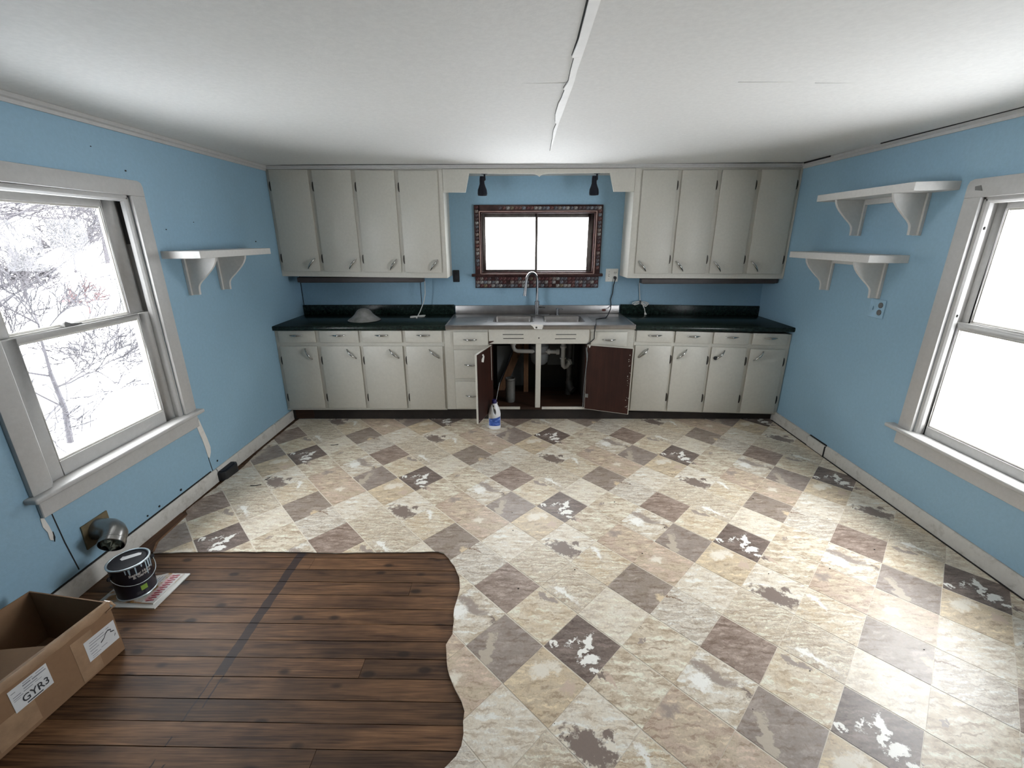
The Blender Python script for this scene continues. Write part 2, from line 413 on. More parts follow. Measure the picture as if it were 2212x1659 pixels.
TILE = {
 (0, 0): TM(0, PALE, CREAM, 20, 2, patches=[(-0.15, -0.35, 0.62, 0.36, -25, DARK, 0.25), (0.35, -0.10, 0.16, 0.10, 20, DARK, 0.3), (0.28, -0.32, 0.2, 0.14, 0, PALE, 0.4)]),
 (0, 2): TM(1, DARK, (0.17, 0.13, 0.11), 40, 3, patches=[(0.12, 0.10, 0.10, 0.46, -35, WHITE, 0.18), (0.08, -0.40, 0.30, 0.13, 22, WHITE, 0.2), (-0.72, 0.06, 0.13, 0.08, 20, WHITE, 0.25), (-0.2, 0.12, 0.24, 0.05, 25, WHITE, 0.5), (0.25, -0.72, 0.12, 0.1, 40, WHITE, 0.3)]),
 (0, 4): TM(2, CREAM, TAN, 38, 5, patches=[(-0.30, -0.30, 0.62, 0.13, -42, WHITE, 0.6)], vein=GREY, veinamt=0.8),
 (2, 0): TM(3, TAN, PINK, 35, 2, patches=[(-0.25, 0.45, 0.42, 0.26, 25, GREY, 0.7)]),
 (2, 2): TM(4, CREAM, TAN, 10, 2, patches=[(-0.42, 0.25, 0.24, 0.055, 22, GREY, 0.25)]),
 (2, 4): TM(5, GREY, (0.30, 0.24, 0.19), 15, 1.6, patches=[(0.45, -0.42, 0.18, 0.22, 30, YEL, 0.5)]),
 (4, 0): TM(6, (0.30, 0.245, 0.21), GREY, 60, 2.2, patches=[(-0.42, -0.15, 0.17, 0.52, -12, (0.47, 0.40, 0.32), 0.25)]),
 (4, 2): TM(7, (0.36, 0.275, 0.225), (0.27, 0.20, 0.16), 25, 3),
 (4, 4): TM(8, PALE, CREAM, 50, 1.5, vein=TAN, veinamt=0.5),
 (1, 1): TM(9, CREAM, TAN, 35, 2, patches=[(-0.60, 0.22, 0.24, 0.10, -20, DARK, 0.3), (-0.42, 0.02, 0.09, 0.34, 20, PINK, 0.6)]),
 (1, 3): TM(10, CREAM, PALE, 15, 2, vein=TAN, veinamt=0.6),
 (1, 5): TM(11, CREAM, YEL, 50, 4.5, vein=GREY, veinamt=0.5, patches=[(-0.05, 0.45, 0.10, 0.42, 25, WHITE, 0.5)]),
 (3, 1): TM(12, PALE, TAN, 36, 2, patches=[(0.05, 0.25, 0.70, 0.26, -38, GREY, 0.5), (-0.30, 0.1, 0.3, 0.34, 30, WHITE, 0.4), (0.62, -0.18, 0.1, 0.2, 20, DARK, 0.5)]),
 (3, 3): TM(13, PALE, (0.52, 0.45, 0.36), 36, 5, patches=[(-0.25, 0.62, 0.42, 0.07, -28, (0.22, 0.14, 0.09), 0.5)], vein=GREY, veinamt=0.5),
 (3, 5): TM(14, PINK, TAN, 25, 2, patches=[(-0.2, 0.1, 0.3, 0.18, 10, PALE, 0.6)]),
 (5, 1): TM(15, CREAM, YEL, 20, 2, patches=[(0.15, 0.60, 0.32, 0.13, -32, GREY, 0.3)], vein=TAN, veinamt=0.6),
 (5, 3): TM(16, CREAM, TAN, 12, 5.5, vein=GREY, veinamt=0.6),
 (5, 5): TM(17, YEL, TAN, 30, 2, patches=[(0.0, 0.35, 0.42, 0.26, 15, PALE, 0.4), (0.5, -0.1, 0.26, 0.2, 30, PINK, 0.4)]),
}

# ------------------------------------------------------------------ floor: vinyl sheet with printed tiles, bare boards
PATCH = [(-2.004, 2.022), (-1.88, 2.027), (-1.55, 2.034), (-1.209, 2.033), (-0.993, 2.025), (-0.75, 2.032), (-0.554, 2.035), (-0.429, 2.040),
         (-0.395, 2.028), (-0.364, 1.991), (-0.325, 1.93), (-0.289, 1.847), (-0.276, 1.765), (-0.281, 1.70), (-0.288, 1.643), (-0.280, 1.57), (-0.277, 1.501),
         (-0.290, 1.47), (-0.298, 1.448), (-0.290, 1.41), (-0.284, 1.375), (-0.264, 1.311), (-0.235, 1.255), (-0.204, 1.208), (-0.188, 1.17), (-0.189, 1.132),
         (-0.183, 1.09), (-0.186, 1.052), (-0.200, 1.02), (-0.230, 0.988), (-0.27, 0.955), (-0.25, 0.88), (-0.28, 0.70), (-0.26, 0.4), (-0.3, 0.0), (-0.28, YR)]
rnd = random.Random(5)
def rough_edge(pts, amp):
    out = []
    for (a, b) in zip(pts[:-1], pts[1:]):
        n = max(1, int(math.hypot(b[0] - a[0], b[1] - a[1]) / 0.03))
        for k in range(n):
            t = k / n; out.append((a[0] + (b[0] - a[0]) * t + (rnd.uniform(-amp, amp) if k else 0), a[1] + (b[1] - a[1]) * t + (rnd.uniform(-amp, amp) if k else 0)))
    return out + [pts[-1]]
LEFT_EDGE = [(-2.080, 3.985), (-2.090, 3.62), (-2.094, 3.32), (-2.082, 3.10), (-2.070, 3.0), (-2.088, 2.76), (-2.098, 2.57), (-2.104, 2.42), (-2.068, 2.385), (-2.045, 2.11), (-2.004, 2.022)]
VINYL = rough_edge(LEFT_EDGE, 0.003)[:-1] + rough_edge(PATCH, 0.0025) + [(XR, YR), (XR, 3.985)]
VT = 0.0                                              # top of the vinyl
floor = structure('floor', MB().prism(VINYL, 'z', VT - 0.006, VT - 0.0012), M['grout'],
                  'kitchen floor of worn stone-look vinyl with a torn patch of bare boards', 'floor', smooth=False)
sub = part('subfloor', MB().box(XL, XR, YR, YW, -0.06, -0.030), M['darkgap'], floor)

def clip(poly, g):                                    # clip polygon (lattice coords) by the diamond |u|+|v| <= g
    for (a, b) in ((1, 1), (1, -1), (-1, 1), (-1, -1)):
        out = []
        for i in range(len(poly)):
            p, q = poly[i - 1], poly[i]
            dp, dq = a * p[0] + b * p[1] - g, a * q[0] + b * q[1] - g
            if (dp <= 0) != (dq <= 0):
                t = dp / (dp - dq); out.append((p[0] + (q[0] - p[0]) * t, p[1] + (q[1] - p[1]) * t))
            if dq <= 0: out.append(q)
        poly = out
        if len(poly) < 3: return []
    return poly
def area(p): return 0.5 * sum(p[i - 1][0] * p[i][1] - p[i][0] * p[i - 1][1] for i in range(len(p)))
def ly(j): return 1.108 + 0.1665 * j + 0.00061 * j * j
TCACHE = {}
TILES = []
for j in range(-2, 18):
    for i in range(-15, 15):
        if (i + j) % 2: continue
        yc = ly(j); hy = (ly(j + 1) - ly(j - 1)) / 2; hx = 0.1655
        xc = 0.283 + hx * i + 0.017 * (yc - 1.45)
        if not (XL - 0.2 < xc < XR + 0.2): continue
        poly = [((x - xc) / hx, (y - yc) / hy) for x, y in VINYL]
        c = clip(poly, 0.982)
        if len(c) < 3 or abs(area(c)) < 0.03: continue
        raw = poly
        k = math.floor(i / 6); key = (i - 6 * k, (j + 2 * k) % 6)
        full = abs(area(c)) > 1.935
        ck = key if full else (i, j)
        if ck not in TCACHE:
            if full:
                c = [(0.982, 0), (0, 0.982), (-0.982, 0), (0, -0.982)]
                TCACHE[ck] = mesh_of('vinyl_tile', MB().prism(c, 'z', -0.0012, 0.0), TILE[key], smooth=False)
            else:                                     # cut along the sheet's edge
                near = [(u, w) for u, w in raw]
                vs = [Vector(q) for q in ((0.982, 0), (0, 0.982), (-0.982, 0), (0, -0.982))] + [Vector(q) for q in near]
                ov, oe, of, _a, _b, org = geometry.delaunay_2d_cdt(vs, [], [[0, 1, 2, 3], list(range(4, len(vs)))], 1, 1e-6)
                tri = [f for f, og in zip(of, org) if 0 in og and 1 in og]
                if not tri: continue
                used = sorted({i for f in tri for i in f}); mp = {i: n for n, i in enumerate(used)}; nn = len(used)
                q = MB(); cnt = {}
                for f in tri:
                    for e in zip(f, f[1:] + f[:1]): cnt[tuple(sorted(e))] = cnt.get(tuple(sorted(e)), 0) + 1
                fs = [tuple(mp[i] for i in f) for f in tri] + [tuple(mp[i] + nn for i in reversed(f)) for f in tri]
                fs += [(mp[e0], mp[e1], mp[e1] + nn, mp[e0] + nn) for (e0, e1), n in cnt.items() if n == 1]
                q.add([(ov[i].x, ov[i].y, 0.0) for i in used] + [(ov[i].x, ov[i].y, -0.0012) for i in used], fs)
                TCACHE[ck] = mesh_of('vinyl_tile', q, TILE[key], smooth=False)
        o = inst('vinyl_tile', TCACHE[ck], floor, (xc, yc, VT), scale=(hx, hy, 1)); TILES.append(o)

# bare boards: rows with their own lengths, recessed under the vinyl
ROWS = [2.085, 2.000, 1.911, 1.825, 1.739, 1.655, 1.568, 1.480, 1.396, 1.310, 1.221, 1.137, 1.053, 0.968, 0.883, 0.797, 0.711, 0.625, 0.54, 0.455]
JOINTS = {1: [-1.092], 3: [-0.524], 8: [-0.624], 12: [-0.680], 14: [-1.3], 10: [], 16: [-0.9]}
for r in range(len(ROWS) - 1):
    y1, y0 = ROWS[r], ROWS[r + 1]
    xs = [XL + 0.001] + JOINTS.get(r, []) + [-0.06]
    for a, b in zip(xs[:-1], xs[1:]):
        g = 0.0014; zz = -0.0085 + rnd.uniform(-0.001, 0.0008)
        sl = lambda x: -0.011 * (x + 1.6) * 0.9
        n = 10; top = []; bot = []
        for k in range(n + 1):
            x = a + 0.0008 + (b - a - 0.0016) * k / n
            top.append((x, y1 - g + sl(x) + rnd.uniform(-0.0008, 0.0006))); bot.append((x, y0 + g + sl(x) + rnd.uniform(-0.0006, 0.0008)))
        part('floorboard', MB().prism(top + bot[::-1], 'z', -0.028, zz), M['plank'], floor, bevel=0.0, smooth=False)
# floorboards seen in the gap along the left wall, and the bare strip by the baseboard
part('threshold_board', MB().prism([(-2.135, 2.405), (-2.085, 2.40), (-2.066, 2.385), (-2.045, 2.11), (-2.00, 2.03), (-2.06, 2.03), (-2.135, 2.03)], 'z', -0.02, -0.003), M['threshold'], floor, smooth=False)
part('threshold_edge', MB().prism([(-2.072, 2.375), (-2.062, 2.378), (-2.044, 2.115), (-2.004, 2.032), (-2.016, 2.034), (-2.056, 2.11)], 'z', -0.003, 0.001), M['stud'], floor, smooth=False)
for a, b in ((2.41, 3.05), (3.055, 3.98)):
    part('floorboard', MB().box(XL + 0.002, -2.03, a, b, -0.028, -0.012), M['plank'], floor, smooth=False)
# crumbs and tears on the vinyl
for x0, y0, dx, dy in ((-1.86, 2.72, 0.07, 0.012), (-1.80, 2.80, 0.02, 0.03), (-1.55, 3.36, 0.06, 0.01)):
    part('curled_scrap', MB().tube([(x0, y0, 0.003), (x0 + dx * 0.5, y0 + dy * 0.2 - 0.008, 0.006), (x0 + dx, y0 + dy, 0.003)], 0.0025, 5), M['kick'], floor)
cr = MB(); rc = random.Random(11)
for _ in range(46):
    x, y = rc.uniform(-0.2, 2.2), rc.uniform(1.05, 3.2); s = rc.uniform(0.0015, 0.004)
    cr.box(x, x + s * rc.uniform(1, 2.2), y, y + s, 0.0, s * 0.8)
tag(part('crumbs', cr, M['kick'], floor), kind='stuff')

# ------------------------------------------------------------------ walls with real openings
def wall_x(name, x, side, y0, y1, hole, label):
    hy0, hy1, hz0, hz1 = hole; a, b = (x - 0.16, x) if side < 0 else (x, x + 0.16)
    mb = MB()
    mb.box(a, b, y0, hy0, -0.06, HC + 0.1).box(a, b, hy1, y1, -0.06, HC + 0.1).box(a, b, hy0, hy1, -0.06, hz0).box(a, b, hy0, hy1, hz1, HC + 0.1)
    return structure(name, mb, M['wall'], label, 'wall', smooth=False)
LW = (1.77, 2.64, 0.548, 1.876); RW = (1.645, 2.515, 0.488, 1.842); BW = (-0.345, 0.772, 1.312, 1.884)
wl = wall_x('wall_left', XL, -1, YR, YW + 0.16, LW, 'blue painted wall with the window showing snowy branches')
wr = wall_x('wall_right', XR, 1, YR, YW + 0.16, RW, 'blue painted wall with two shelves one above the other')
wb = structure('wall_back', MB().box(XL, BW[0], YW, YW + 0.16, -0.06, HC + 0.1).box(BW[1], XR, YW, YW + 0.16, -0.06, HC + 0.1)
               .box(BW[0], BW[1], YW, YW + 0.16, -0.06, BW[2]).box(BW[0], BW[1], YW, YW + 0.16, BW[3], HC + 0.1), M['wall'],
               'blue painted wall behind the sink and cabinets', 'wall', smooth=False)
structure('wall_rear', MB().box(XL - 0.16, XR + 0.16, YR - 0.12, YR, -0.06, HC + 0.1), M['wall'], 'blue painted wall facing the sink, behind the viewer', 'wall', smooth=False)
# panel seams under the wall cabinet, plaster damage and cracks
parts('panel_seam', MB().box(-2.136, -2.131, YW - 0.003, YW, 1.0, 1.30).box(-0.945, -0.941, YW - 0.003, YW, 1.0, 1.30), M['darkgap'], wb)
part('stain_streak', MB().prism([(0.235, 0.995), (0.33, 0.995), (0.30, 1.045), (0.27, 1.09), (0.245, 1.06)], 'y', YW - 0.001, YW), M['outletblue'], wb)
def flake(name, pts, parent, mat, h=0.003): part(name, MB().prism(pts, 'x', XL, XL + h), mat, parent, smooth=False)
flake('plaster_patch', [(2.722, 0.447), (2.742, 0.452), (2.752, 0.50), (2.768, 0.43), (2.790, 0.33), (2.800, 0.26), (2.792, 0.225), (2.768, 0.19), (2.757, 0.21), (2.752, 0.28), (2.742, 0.35), (2.730, 0.40)], wl, M['plaster'])
flake('wall_crack', [(2.757, 0.20), (2.761, 0.20), (2.772, 0.10), (2.775, 0.09), (2.769, 0.09), (2.764, 0.12)], wl, M['darkgap'], 0.0015)
flake('plaster_patch', [(1.690, 0.455), (1.704, 0.45), (1.712, 0.40), (1.716, 0.355), (1.708, 0.325), (1.696, 0.335), (1.698, 0.375), (1.688, 0.41)], wl, M['plaster'])
flake('wall_crack', [(1.739, 0.45), (1.743, 0.45), (1.752, 0.28), (1.768, 0.11), (1.763, 0.11), (1.747, 0.28)], wl, M['darkgap'], 0.0015)
flake('wall_crack', [(1.715, 0.36), (1.719, 0.365), (1.719, 0.335), (1.711, 0.315), (1.713, 0.335)], wl, M['darkgap'], 0.004)
nail = MB()
for y, z, s in ((2.66, 2.0, 0.007), (2.86, 1.70, 0.005), (3.12, 1.75, 0.004), (3.82, 1.62, 0.009), (2.48, 2.09, 0.004), (2.83, 0.13, 0.01), (2.46, 0.118, 0.012), (2.28, 0.118, 0.01), (2.19, 0.115, 0.008)):
    nail.box(XL, XL + 0.004, y, y + s, z, z + s)
tag(part('nail_holes', nail, M['darkgap'], wl), kind='stuff')

# ceiling: sagging board with a peeling taped seam
cg = MB(); NX, NY = 44, 40; rr = random.Random(3)
for jy in range(NY + 1):
    for ix in range(NX + 1):
        x = XL - 0.05 + (XR - XL + 0.1) * ix / NX; y = YR - 0.05 + (YW + 0.05 - YR) * jy / NY
        d = min(x - XL, XR - x, YU - y)
        z = HC + 0.008 + 0.040 * (1 - math.exp(-max(d, 0) / 0.22)) - 0.006 * math.sin(1.7 * x + 0.6) * math.cos(1.3 * y)
        cg.v.append((x, y, z))
for jy in range(NY):
    for ix in range(NX):
        a = jy * (NX + 1) + ix; cg.f.append((a, a + 1, a + NX + 2, a + NX + 1)); cg.mi.append(0)
def cz(x, y):
    d = min(x - XL, XR - x, YU - y)
    return HC + 0.008 + 0.040 * (1 - math.exp(-max(d, 0) / 0.22)) - 0.006 * math.sin(1.7 * x + 0.6) * math.cos(1.3 * y)
ceil_ = structure('ceiling', cg, M['ceiling'], 'white sagging ceiling with a peeling taped seam', 'ceiling', ang=80)
structure('roof', MB().box(XL - 0.3, XR + 0.3, YR - 0.3, YW + 0.3, HC + 0.1, HC + 0.2), M['lining'], 'roof deck above the kitchen ceiling', 'roof', smooth=False)
seamL = [(0.16, YR), (0.19, 0.9), (0.199, 1.38), (0.2055, 1.60), (0.210, 1.76), (0.205, 1.90), (0.2145, 1.91), (0.2175, 2.05), (0.223, 2.17), (0.212, 2.27), (0.219, 2.28), (0.217, 2.42), (0.211, 2.50), (0.213, 2.70), (0.226, 2.86), (0.236, 2.9), (0.232, 3.05), (0.244, 3.3), (0.258, 3.7)]
seamR = [(0.20, YR), (0.226, 0.9), (0.234, 1.38), (0.238, 1.60), (0.241, 1.76), (0.243, 1.90), (0.244, 2.05), (0.249, 2.17), (0.250, 2.27), (0.250, 2.42), (0.250, 2.50), (0.251, 2.70), (0.250, 2.86), (0.252, 3.05), (0.258, 3.3), (0.262, 3.7)]
st = MB()
def strip(mb, L_, R_, h0, h1):
    ys = sorted(set([p[1] for p in L_]))
    def at(P, y):
        for a, b in zip(P[:-1], P[1:]):
            if a[1] <= y <= b[1]: return a[0] + (b[0] - a[0]) * ((y - a[1]) / max(1e-6, b[1] - a[1]))
        return P[-1][0]
    pr = [(at(L_, y), at(R_, y), y) for y in ys]
    for (l0, r0, y0), (l1, r1, y1) in zip(pr[:-1], pr[1:]):
        vs = []
        for (x, y, h) in ((l0, y0, h0), (r0, y0, h1), (r1, y1, h1), (l1, y1, h0)): vs.append((x, y, cz(x, y) - h))
        for (x, y, h) in ((l0, y0, 0), (r0, y0, 0), (r1, y1, 0), (l1, y1, 0)): vs.append((x, y, cz(x, y) + 0.004))
        mb.add(vs, [(0, 1, 2, 3), (4, 5, 6, 7), (0, 1, 5, 4), (1, 2, 6, 5), (2, 3, 7, 6), (3, 0, 4, 7)])
    return mb
part('seam_tape', strip(st, seamL, seamR, 0.007, 0.0025), M['tape'], ceil_, smooth=False)
seamD = [(x - (0.006 if y < 1.8 else 0.0025), y) for x, y in seamL]
seamE = [(x + 0.001, y) for x, y in seamL]
part('open_seam', strip(MB(), seamD, seamE, 0.0008, 0.0008), M['darkgap'], ceil_, smooth=False)
parts('ceiling_crack', MB().box(0.95, 1.28, 2.205, 2.209, cz(1.1, 2.2) - 0.0012, cz(1.1, 2.2) + 0.006).box(1.28, 1.52, 2.212, 2.215, cz(1.4, 2.2) - 0.001, cz(1.4, 2.2) + 0.006)
     .box(0.02, 0.22, 2.203, 2.206, cz(0.1, 2.2) - 0.0008, cz(0.1, 2.2) + 0.006), M['ceiling'], ceil_, smooth=False)
for nm, x0, x1, sgn, lab in (('trim_left', XL, XL + 0.022, 1, 'grey-white moulding where ceiling meets the wall with the snowy-branch window'), ('trim_right', XR - 0.022, XR, -1, 'grey-white moulding where ceiling meets the wall with two shelves')):
    pr = [(XL, HC - 0.028), (XL + 0.010, HC - 0.028), (XL + 0.012, HC - 0.012), (XL + 0.022, HC - 0.006), (XL + 0.022, HC + 0.012), (XL, HC + 0.012)]
    if sgn < 0: pr = [(XR - (x - XL), z) for x, z in pr]
    t = structure(nm, MB().prism(pr, 'y', YR, YU - 0.001), M['trimwhite'], lab, 'moulding', ang=30)
    if sgn < 0: parts('gap', MB().box(XR - 0.030, XR - 0.018, 1.6, 3.3, HC + 0.006, HC + 0.016).box(XR - 0.030, XR - 0.018, 3.8, 4.12, HC + 0.006, HC + 0.016), M['darkgap'], t)
structure('trim_back', MB().prism([(YU - 0.014, HC + 0.012), (YU - 0.014, HC - 0.004), (YU - 0.010, HC - 0.006), (YU - 0.008, HC - 0.014), (YU, HC - 0.016), (YU, HC + 0.012)], 'x', XL, XR), M['trimwhite'],
          'narrow moulding above the wall cabinets and valance', 'moulding', ang=30)

# baseboards
bl = structure('baseboard_left', MB().box(XL, XL + 0.015, 3.60, 3.93, -0.006, 0.091), M['baseboard'], 'scuffed white baseboard below the snowy-branch window', 'baseboard')
for a, b, dx in ((YR, 1.20, 0.0), (1.203, 2.79, 0.001), (2.80, 3.597, 0.0)):
    part('board', MB().prism([(XL, -0.006), (XL + 0.016 + dx, -0.006), (XL + 0.016 + dx, 0.078), (XL + 0.008, 0.091), (XL, 0.091)], 'y', a, b), M['baseboard'], bl)
part('caulk_gap', MB().box(XL, XL + 0.004, 1.0, 2.75, 0.091, 0.099), M['darkgap'], bl)
br = structure('baseboard_right', MB().box(XR - 0.015, XR, 3.372, 3.93, -0.004, 0.092), M['baseboard'], 'scuffed white baseboard below the two shelves', 'baseboard')
for a, b, dx, dz in ((YR, 3.160, 0.0, 0.0), (3.170, 3.366, 0.006, -0.006)):
    part('board', MB().prism([(XR, -0.004), (XR - 0.016 - dx, -0.004), (XR - 0.016 - dx, 0.080 + dz), (XR - 0.008 - dx, 0.093 + dz), (XR, 0.093 + dz)], 'y', a, b), M['baseboard'], br)
parts('gap', MB().box(XR - 0.02, XR, 3.160, 3.170, 0.0, 0.085).box(XR - 0.006, XR, 3.17, 3.37, 0.086, 0.096).box(XR - 0.024, XR, 1.0, 3.9, -0.001, 0.004), M['darkgap'], br)

# ------------------------------------------------------------------ back window with mosaic casing
w1 = tag(link('window_1', None, None, (0.21, YW, 1.6)), 'small two-pane window in a dark mosaic tiled frame above the sink', 'window', kind='structure')
cs = part('casing', MB().box(-0.392, -0.339, YW - 0.02, YW, 1.30, 1.939).box(0.764, 0.823, YW - 0.02, YW, 1.30, 1.939)
          .box(-0.339, 0.764, YW - 0.02, YW, 1.881, 1.939).box(-0.395, 0.815, YW - 0.02, YW, 1.176, 1.288), M['mahogany'], w1, bevel=0.002)
part('stool', MB().box(-0.428, 0.850, YW - 0.045, YW + 0.05, 1.287, 1.313), M['mahogany'], w1, bevel=0.004)
parts('bead', MB().box(-0.345, -0.337, YW - 0.026, YW - 0.012, 1.313, 1.887).box(0.762, 0.770, YW - 0.026, YW - 0.012, 1.313, 1.887).box(-0.345, 0.770, YW - 0.026, YW - 0.012, 1.879, 1.887)
     .box(-0.337, 0.762, YW - 0.047, YW - 0.043, 1.309, 1.315), M['bead'], w1, bevel=0.003)
part('jamb', MB().box(-0.345, -0.327, YW - 0.002, YW + 0.16, 1.312, 1.884).box(0.754, 0.772, YW - 0.002, YW + 0.16, 1.312, 1.884).box(-0.327, 0.754, YW - 0.002, YW + 0.16, 1.868, 1.884)
     .box(-0.327, 0.754, YW + 0.02, YW + 0.16, 1.312, 1.326), M['mahogany'], w1, bevel=0.002)
def sash_y(name, x0, x1, z0, z1, gx0, gx1, gz0, gz1, y0, y1, mat, par):
    mb = MB().box(x0, gx0, y0, y1, z0, z1).box(gx1, x1, y0, y1, z0, z1).box(gx0, gx1, y0, y1, z0, gz0).box(gx0, gx1, y0, y1, gz1, z1)
    s = part(name, mb, mat, par, bevel=0.004, seg=2)
    part('pane', MB().box(gx0 - 0.004, gx1 + 0.004, (y0 + y1) / 2 - 0.002, (y0 + y1) / 2 + 0.002, gz0 - 0.004, gz1 + 0.004), M['glass'], s, smooth=False)
    return s
sash_y('sash', -0.327, 0.216, 1.326, 1.868, -0.291, 0.192, 1.347, 1.833, YW + 0.060, YW + 0.085, M['sash'], w1)
sash_y('sash', 0.195, 0.754, 1.326, 1.868, 0.217, 0.706, 1.340, 1.832, YW + 0.088, YW + 0.112, M['sash'], w1)
MC = [((0.10, 0.040, 0.034), 4), ((0.21, 0.20, 0.19), 4), ((0.075, 0.075, 0.085), 4), ((0.13, 0.10, 0.06), 1), ((0.055, 0.035, 0.038), 6), ((0.12, 0.13, 0.15), 3), ((0.075, 0.022, 0.022), 4), ((0.16, 0.13, 0.115), 2)]
MOS = []
for k, (c, w) in enumerate(MC):
    m_ = NT('mosaic_stamp_%d' % k); v_ = m_.coord()
    f_ = m_.noise(v_, 95, 2, 0.5, 0.6)
    m_.color(m_.ramp(f_, [(0.44, c), (0.5, tuple(x * 0.35 for x in c)), (0.56, tuple(min(1, x * 2.1 + 0.05) for x in c))])).rough(0.3)
    me = mesh_of('mosaic_tile', MB().box(-0.0165, 0.0165, -0.004, 0, -0.0145, 0.0145), m_.m, bevel=0.0015)
    MOS += [me] * w
rm = random.Random(21)
for row, z in enumerate((1.2645, 1.2310, 1.1975)):
    for k in range(32):
        if rm.random() < 0.06: continue
        inst('mosaic_tile', rm.choice(MOS), cs, (-0.370 + k * 0.0374, YW - 0.020, z), (0, rm.uniform(-0.05, 0.05), 0))
for k in range(26): inst('mosaic_tile', rm.choice(MOS), cs, (-0.145 + k * 0.0374 + 0.0, YW - 0.020, 1.911), (0, rm.uniform(-0.05, 0.05), 0), (0.95, 1, 0.95))
for k in range(17):
    inst('mosaic_tile', rm.choice(MOS), cs, (-0.366, YW - 0.020, 1.918 - k * 0.0345), (0, rm.uniform(-0.05, 0.05), 0), (0.9, 1, 0.95))
    if k > 0: inst('mosaic_tile', rm.choice(MOS), cs, (0.796, YW - 0.020, 1.918 - k * 0.0345), (0, rm.uniform(-0.05, 0.05), 0), (0.9, 1, 0.95))

# ------------------------------------------------------------------ side windows (double hung)
def hung(name, x, s, hole, z_out, ystool, lower, upper, meet, label, apz, stz):
    # s = +1 room is towards +x from the wall (left wall), -1 for the right wall
    X = lambda d: x + s * d                             # d > 0 into the room, d < 0 into the wall
    hy0, hy1, hz0, hz1 = hole
    w = tag(link(name, None, None, (x, (hy0 + hy1) / 2, (hz0 + hz1) / 2)), label, 'window', kind='structure')
    oy0, oy1 = hy0 - 0.088, hy1 + 0.092
    ca = MB()
    for a, b in ((oy0, hy0), (hy1, oy1)): ca.box(X(0), X(0.021), a, b, stz[1], hz1)
    rc_ = 0.03
    ca.prism([(oy0, hz1), (oy1, hz1), (oy1, z_out - rc_), (oy1 - 0.008, z_out - 0.008), (oy1 - rc_, z_out), (oy0 + rc_, z_out), (oy0, z_out - rc_)], 'x', X(0), X(0.022))
    c = part('casing', ca, M['trimwhite'], w, bevel=0.003, seg=2)
    part('stool', MB().box(X(-0.03), X(0.058), ystool[0], ystool[1], stz[0], stz[1]), M['trimwhite'], w, bevel=0.008, seg=3)
    part('apron', MB().box(X(0), X(0.018), oy0 + 0.012, oy1 - 0.0, apz, stz[0]), M['trimwhite'], w, bevel=0.003)
    jm = MB()
    for a, b in ((hy0, hy0 + 0.012), (hy1 - 0.012, hy1)): jm.box(X(-0.16), X(0), a, b, hz0, hz1)
    jm.box(X(-0.16), X(0), hy0, hy1, hz1 - 0.012, hz1).box(X(-0.2), X(-0.02), hy0, hy1, hz0, hz0 + 0.016)
    part('jamb', jm, M['trimwhite'], w, bevel=0.001)
    sm = MB()                                            # rounded inner stops
    for yy, sg in ((hy0 + 0.012, 1), (hy1 - 0.012, -1)):
        pr = [(X(0.0), yy), (X(0.0), yy + sg * 0.008), (X(-0.008), yy + sg * 0.017), (X(-0.018), yy + sg * 0.020), (X(-0.028), yy + sg * 0.020), (X(-0.028), yy)]
        sm.prism(pr, 'z', hz0 + 0.01, hz1 - 0.012)
    pr = [(X(0.0), hz1 - 0.012), (X(0.0), hz1 - 0.020), (X(-0.012), hz1 - 0.030), (X(-0.028), hz1 - 0.032), (X(-0.028), hz1 - 0.012)]
    sm.add([(p[0], yv, p[1]) for yv in (hy0 + 0.012, hy1 - 0.012) for p in pr], [(0, 1, 2, 3, 4), (9, 8, 7, 6, 5)] + [(i, (i + 1) % 5, (i + 1) % 5 + 5, i + 5) for i in range(5)])
    part('stop', sm, M['trimwhite'], w, ang=25)
    def sash(nm, d0, d1, z0, z1, g):
        gy0, gy1, gz0, gz1 = g; a, b = hy0 + 0.014, hy1 - 0.014
        mb = MB().box(X(d0), X(d1), a, gy0, z0, z1).box(X(d0), X(d1), gy1, b, z0, z1).box(X(d0), X(d1), gy0, gy1, z0, gz0).box(X(d0), X(d1), gy0, gy1, gz1, z1)
        so = part(nm, mb, M['trimwhite'], w, bevel=0.004, seg=2)
        dm = (d0 + d1) / 2
        part('pane', MB().box(X(dm - 0.002), X(dm + 0.002), gy0 - 0.005, gy1 + 0.005, gz0 - 0.005, gz1 + 0.005), M['glass'], so, smooth=False)
        put = MB(); q = 0.010
        for (a0, a1, c0, c1) in ((gy0, gy0 + q, gz0, gz1), (gy1 - q, gy1, gz0, gz1), (gy0 + q, gy1 - q, gz0, gz0 + q), (gy0 + q, gy1 - q, gz1 - q, gz1)):
            put.box(X(dm + 0.003), X(dm + 0.008), a0, a1, c0, c1)
        part('glazing_putty', put, M['plaster'], so, bevel=0.002)
        return so
    sash('lower_sash', -0.060, -0.030, hz0 + 0.017, meet[1], (lower[0], lower[1], lower[2], meet[0]))
    sash('upper_sash', -0.098, -0.066, meet[0] - 0.002, hz1 - 0.013, (upper[0], upper[1], meet[1] + 0.004, upper[2]))
    return w, c, X
w2, c2, X2 = hung('window_2', XL, 1, LW, 1.957, (1.655, 2.757), (1.875, 2.535, 0.642), (1.885, 2.525, 1.812), (1.213, 1.241), 'double-hung window with white casing, snowy bare branches outside', 0.452, (0.545, 0.570))
w3, c3, X3 = hung('window_3', XR, -1, RW, 1.934, (1.53, 2.665), (1.684, 2.476, 0.563), (1.70, 2.455, 1.782), (1.157, 1.191), 'double-hung window with white casing on the wall of two shelves', 0.397, (0.487, 0.511))
